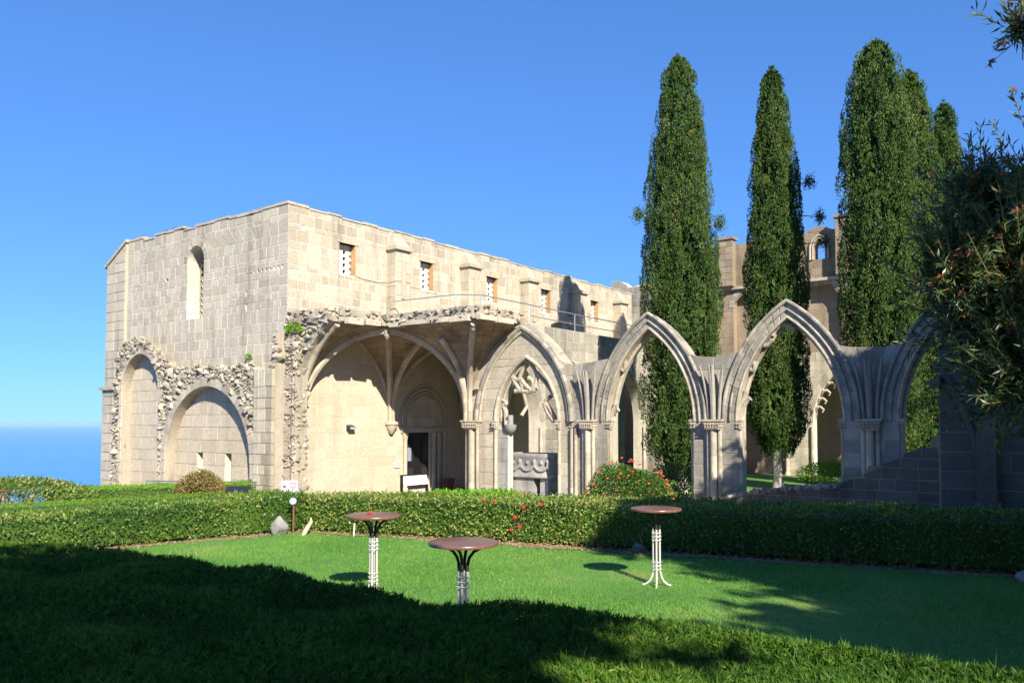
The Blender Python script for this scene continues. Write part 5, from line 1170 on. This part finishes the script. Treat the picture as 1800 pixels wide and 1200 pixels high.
mb = MB(); mb.tube([c+FW*.1+Z*.3, c+FW*.1+Z*1.5], .03, 6); mb.build('post', M['steel'], sb_)
# wooden chair and white stones under the umbrella shrub
ch = empty('wooden_chair', (-10.4, -.1, .2), 'red-brown slatted wooden chair at the terrace edge', 'chair'); cb = CF(-14.35, 22.6, 0); zc = .35
for k in range(5):
    mb = MB(); o = RT*(-.22+.11*k); mb.hexa([cb+o+Z*(zc+.42), cb+o+RT*.05+Z*(zc+.42), cb+o+RT*.05+FW*.02+Z*(zc+.42), cb+o+FW*.02+Z*(zc+.42), cb+o+FW*.1+Z*(zc+.92), cb+o+RT*.05+FW*.1+Z*(zc+.92), cb+o+RT*.05+FW*.12+Z*(zc+.92), cb+o+FW*.12+Z*(zc+.92)]); mb.build('slat', M['red_wood'], ch)
mb = MB(); mb.tube([cb-RT*.3+FW*.1+Z*(zc+.93), cb+FW*.12+Z*(zc+.97), cb+RT*.34+FW*.1+Z*(zc+.93)], .03, 6); mb.build('top_rail', M['red_wood'], ch)
mb = MB(); P = [cb-RT*.27-FW*.42, cb+RT*.3-FW*.42, cb+RT*.3+FW*.05, cb-RT*.27+FW*.05]; mb.hexa([p+Z*(zc+.40) for p in P]+[p+Z*(zc+.44) for p in P]); mb.build('seat', M['red_wood'], ch)
for p in P: mb = MB(); mb.tube([p+Z*(zc-.4), p+Z*(zc+.41)], .025, 6); mb.build('leg', M['red_wood'], ch)
for i, (a, wd, z, s_) in enumerate(((-13.2, 23.4, .62, .25), (-12.9, 23.5, .70, .22), (-13.5, 23.3, .58, .2), (-12.75, 23.6, .82, .13))):
    o = rock('white_stone', 'pale white stone piled under the umbrella shrub', CF(a, wd, z-.1), (s_*1.3, s_, s_*.7), 70+i, 'plaster'); o['group'] = 'white stones under the shrub'

# ------------------------------------------------------------------ narrow-leaved tree at the right, and the big trees that shade the garden
def narrow_tree(name, label, base, blobs, mt, seed, leafL, leafW, ntwig, per, trunk_r=.16):
    rg = np.random.default_rng(seed); t = empty(name, tuple(base), label, 'tree'); P, D, tone = [], [], []; tw = MB(); tips = []; fork = Vector(base)+Z*1.3
    tr_ = MB(); tr_.tube([Vector(base)-Z*.2, Vector(base)+Z*.7, fork], [trunk_r*1.3, trunk_r, trunk_r*.9], 9)
    for (c, r_, frac) in blobs:
        c = Vector(c); mid = fork.lerp(c, .6)+Z*.2
        tr_.tube([fork, fork.lerp(mid, .5)+Z*.15, mid, c], [trunk_r*.7, trunk_r*.5, trunk_r*.35, .03], 7)
        for k in range(int(ntwig*frac)):
            d = Vector(unit(rg.normal(size=(1, 3)))[0]); q = rg.uniform(.45, 1.0) if rg.uniform() > .14 else rg.uniform(1.0, 1.5)
            end = c+Vector((d.x*r_[0], d.y*r_[1], d.z*r_[2]))*q; st = c.lerp(end, .35); dr_ = (end-st); ln = dr_.length
            dirv = (dr_.normalized()+Vector((0, 0, .35))).normalized(); L_ = rg.uniform(.35, .7); s0 = end-dirv*L_
            if k % 3 == 0: tw.tube([st, s0, end], [.012, .008, .003], 4, caps=False)
            else: tw.tube([s0, end], [.006, .003], 4, caps=False)
            for i in range(per):
                f = (i+.5)/per; p = s0.lerp(end, f); rdir = Vector(unit(rg.normal(size=(1, 3)))[0]); ld = (dirv*.75+rdir*.75).normalized()
                P.append(tuple(p)); D.append(tuple(ld)); tone.append(min(.93, max(0, .45+rg.normal()*.2+.1*f)))
            if rg.uniform() < .16:
                for i in range(8): P.append(tuple(end)); D.append(tuple(unit(rg.normal(size=(1, 3)))[0])); tone.append(1.4)
    P, D, tone = np.array(P), np.array(D), np.array(tone); n = len(P); L_ = rg.uniform(.7, 1.25, n)*leafL; L_[tone > 1.2] *= .5
    link('foliage', leaf_mesh('foliage', P, D, L_, rg.uniform(.8, 1.2, n)*leafW, rg, tone), M[mt], t); tw.build('twigs', M['twig'], t); tr_.build('trunk', M['bark'], t, True)
    return t
narrow_tree('oleander_tree', 'narrow-leaved dark tree with yellowish twigs and reddish seed heads overhanging the ruined wall', CF(8.0, 8.8, .85),
    [(CF(5.6, 8.8, 4.5), (1.05, 1.0, 1.15), .25), (CF(6.4, 9.2, 5.5), (1.2, 1.2, 1.1), .18), (CF(5.4, 8.4, 3.75), (.75, .7, .65), .13), (CF(6.2, 8.2, 3.6), (1.0, 1.0, .75), .15), (CF(4.8, 8.7, 4.9), (.55, .5, .6), .07), (CF(5.2, 8.9, 5.7), (.5, .5, .55), .06), (CF(5.55, 8.6, 5.0), (.7, .6, .7), .08), (CF(7.6, 8.8, 4.6), (1.5, 1.5, 1.6), .12)], 'oleander', 71, .12, .024, 4200, 18)
narrow_tree('shade_tree', 'large spreading tree south of the lawn casting the broad shade over it', CF(12.0, 4.0, .85),
    [(CF(7.3, 3.7, 9.5), (1.5, .9, .7), .06), (CF(11.6, -1.4, 9.6), (3.3, 3.2, 1.6), .32), (CF(9.6, -4.4, 9.6), (2.1, 2.0, 1.2), .17), (CF(12.8, 4.2, 9.4), (3.0, 3.0, 1.8), .25), (CF(16.0, 2.0, 9.4), (3.0, 4.0, 2.4), .2)], 'oleander', 72, .32, .15, 3800, 15, .3)
narrow_tree('corner_sapling_tree', 'overhanging branch tips with dark narrow leaves against the upper sky', CF(7.6, 6.4, .85),
    [(CF(4.95, 7.7, 7.05), (.36, .4, .30), .5), (CF(6.6, 7.0, 7.8), (.9, .8, .7), .5)], 'oleander', 75, .14, .024, 56, 13, .09)
narrow_tree('shade_tree', 'spreading tree standing behind the viewpoint and shading the foreground hedge', CF(1.0, -5.5, .85),
    [(CF(-.8, -1.3, 6.9), (2.4, 2.3, .9), .38), (CF(1.7, -2.1, 7.1), (2.0, 1.5, .9), .34), (CF(.3, -2.6, 7.3), (2.4, 1.8, 1.0), .2)], 'oleander', 73, .24, .09, 1700, 14, .3)
narrow_tree('shade_tree', 'tall tree beyond the hedge end shading the stepped ruined wall', CF(17.0, 15.5, .3),
    [(CF(14.2, 15.0, 8.8), (3.6, 3.0, 2.2), .38), (CF(18.0, 13.5, 9.3), (3.8, 4.0, 2.6), .36), (CF(15.0, 12.2, 6.2), (2.4, 2.2, 2.2), .2), (CF(13.2, 14.4, 5.2), (1.6, 1.6, 1.6), .12)], 'oleander', 74, .32, .15, 3800, 15, .3)

narrow_tree('shade_tree', 'broad dense unseen tree added beyond the lawn to cut skylight on it', CF(21, 8, .6),
    [(CF(19.5, 5.0, 8.5), (4.2, 4.5, 4.5), .5), (CF(23.0, 13.0, 9.0), (4.5, 5.0, 5.0), .5)], 'oleander', 76, .44, .22, 1700, 13, .4)  # added out of view to hold skylight off the shaded lawn
narrow_tree('shade_tree', 'broad dense unseen tree added behind the viewpoint to cut skylight', CF(-8, -14, .6),
    [(CF(-6.0, -14.0, 7.5), (5.0, 3.5, 4.0), .4), (CF(-14.0, -9.0, 7.5), (4.0, 4.0, 4.0), .3), (CF(4, -16, 8), (5, 3.5, 4), .3)], 'oleander', 77, .44, .22, 1700, 13, .4)  # unseen crowns added behind the camera to lower the sky fill
# ------------------------------------------------------------------ sea haze
hm = bpy.data.materials.new('sea_haze'); hm.use_nodes = True; nt = hm.node_tree; nt.nodes.remove(nt.nodes['Principled BSDF'])
pv = nt.nodes.new('ShaderNodeVolumePrincipled'); pv.inputs['Color'].default_value = (.50, .78, 1.0, 1); pv.inputs['Density'].default_value = 2.2e-5; pv.inputs['Anisotropy'].default_value = 0
nt.links.new(pv.outputs[0], nt.nodes['Material Output'].inputs['Volume'])
mb = MB(); mb.box((-95000, -7000, -262), (95000, 95000, 26)); tag(mb.build('haze', hm), kind='stuff')
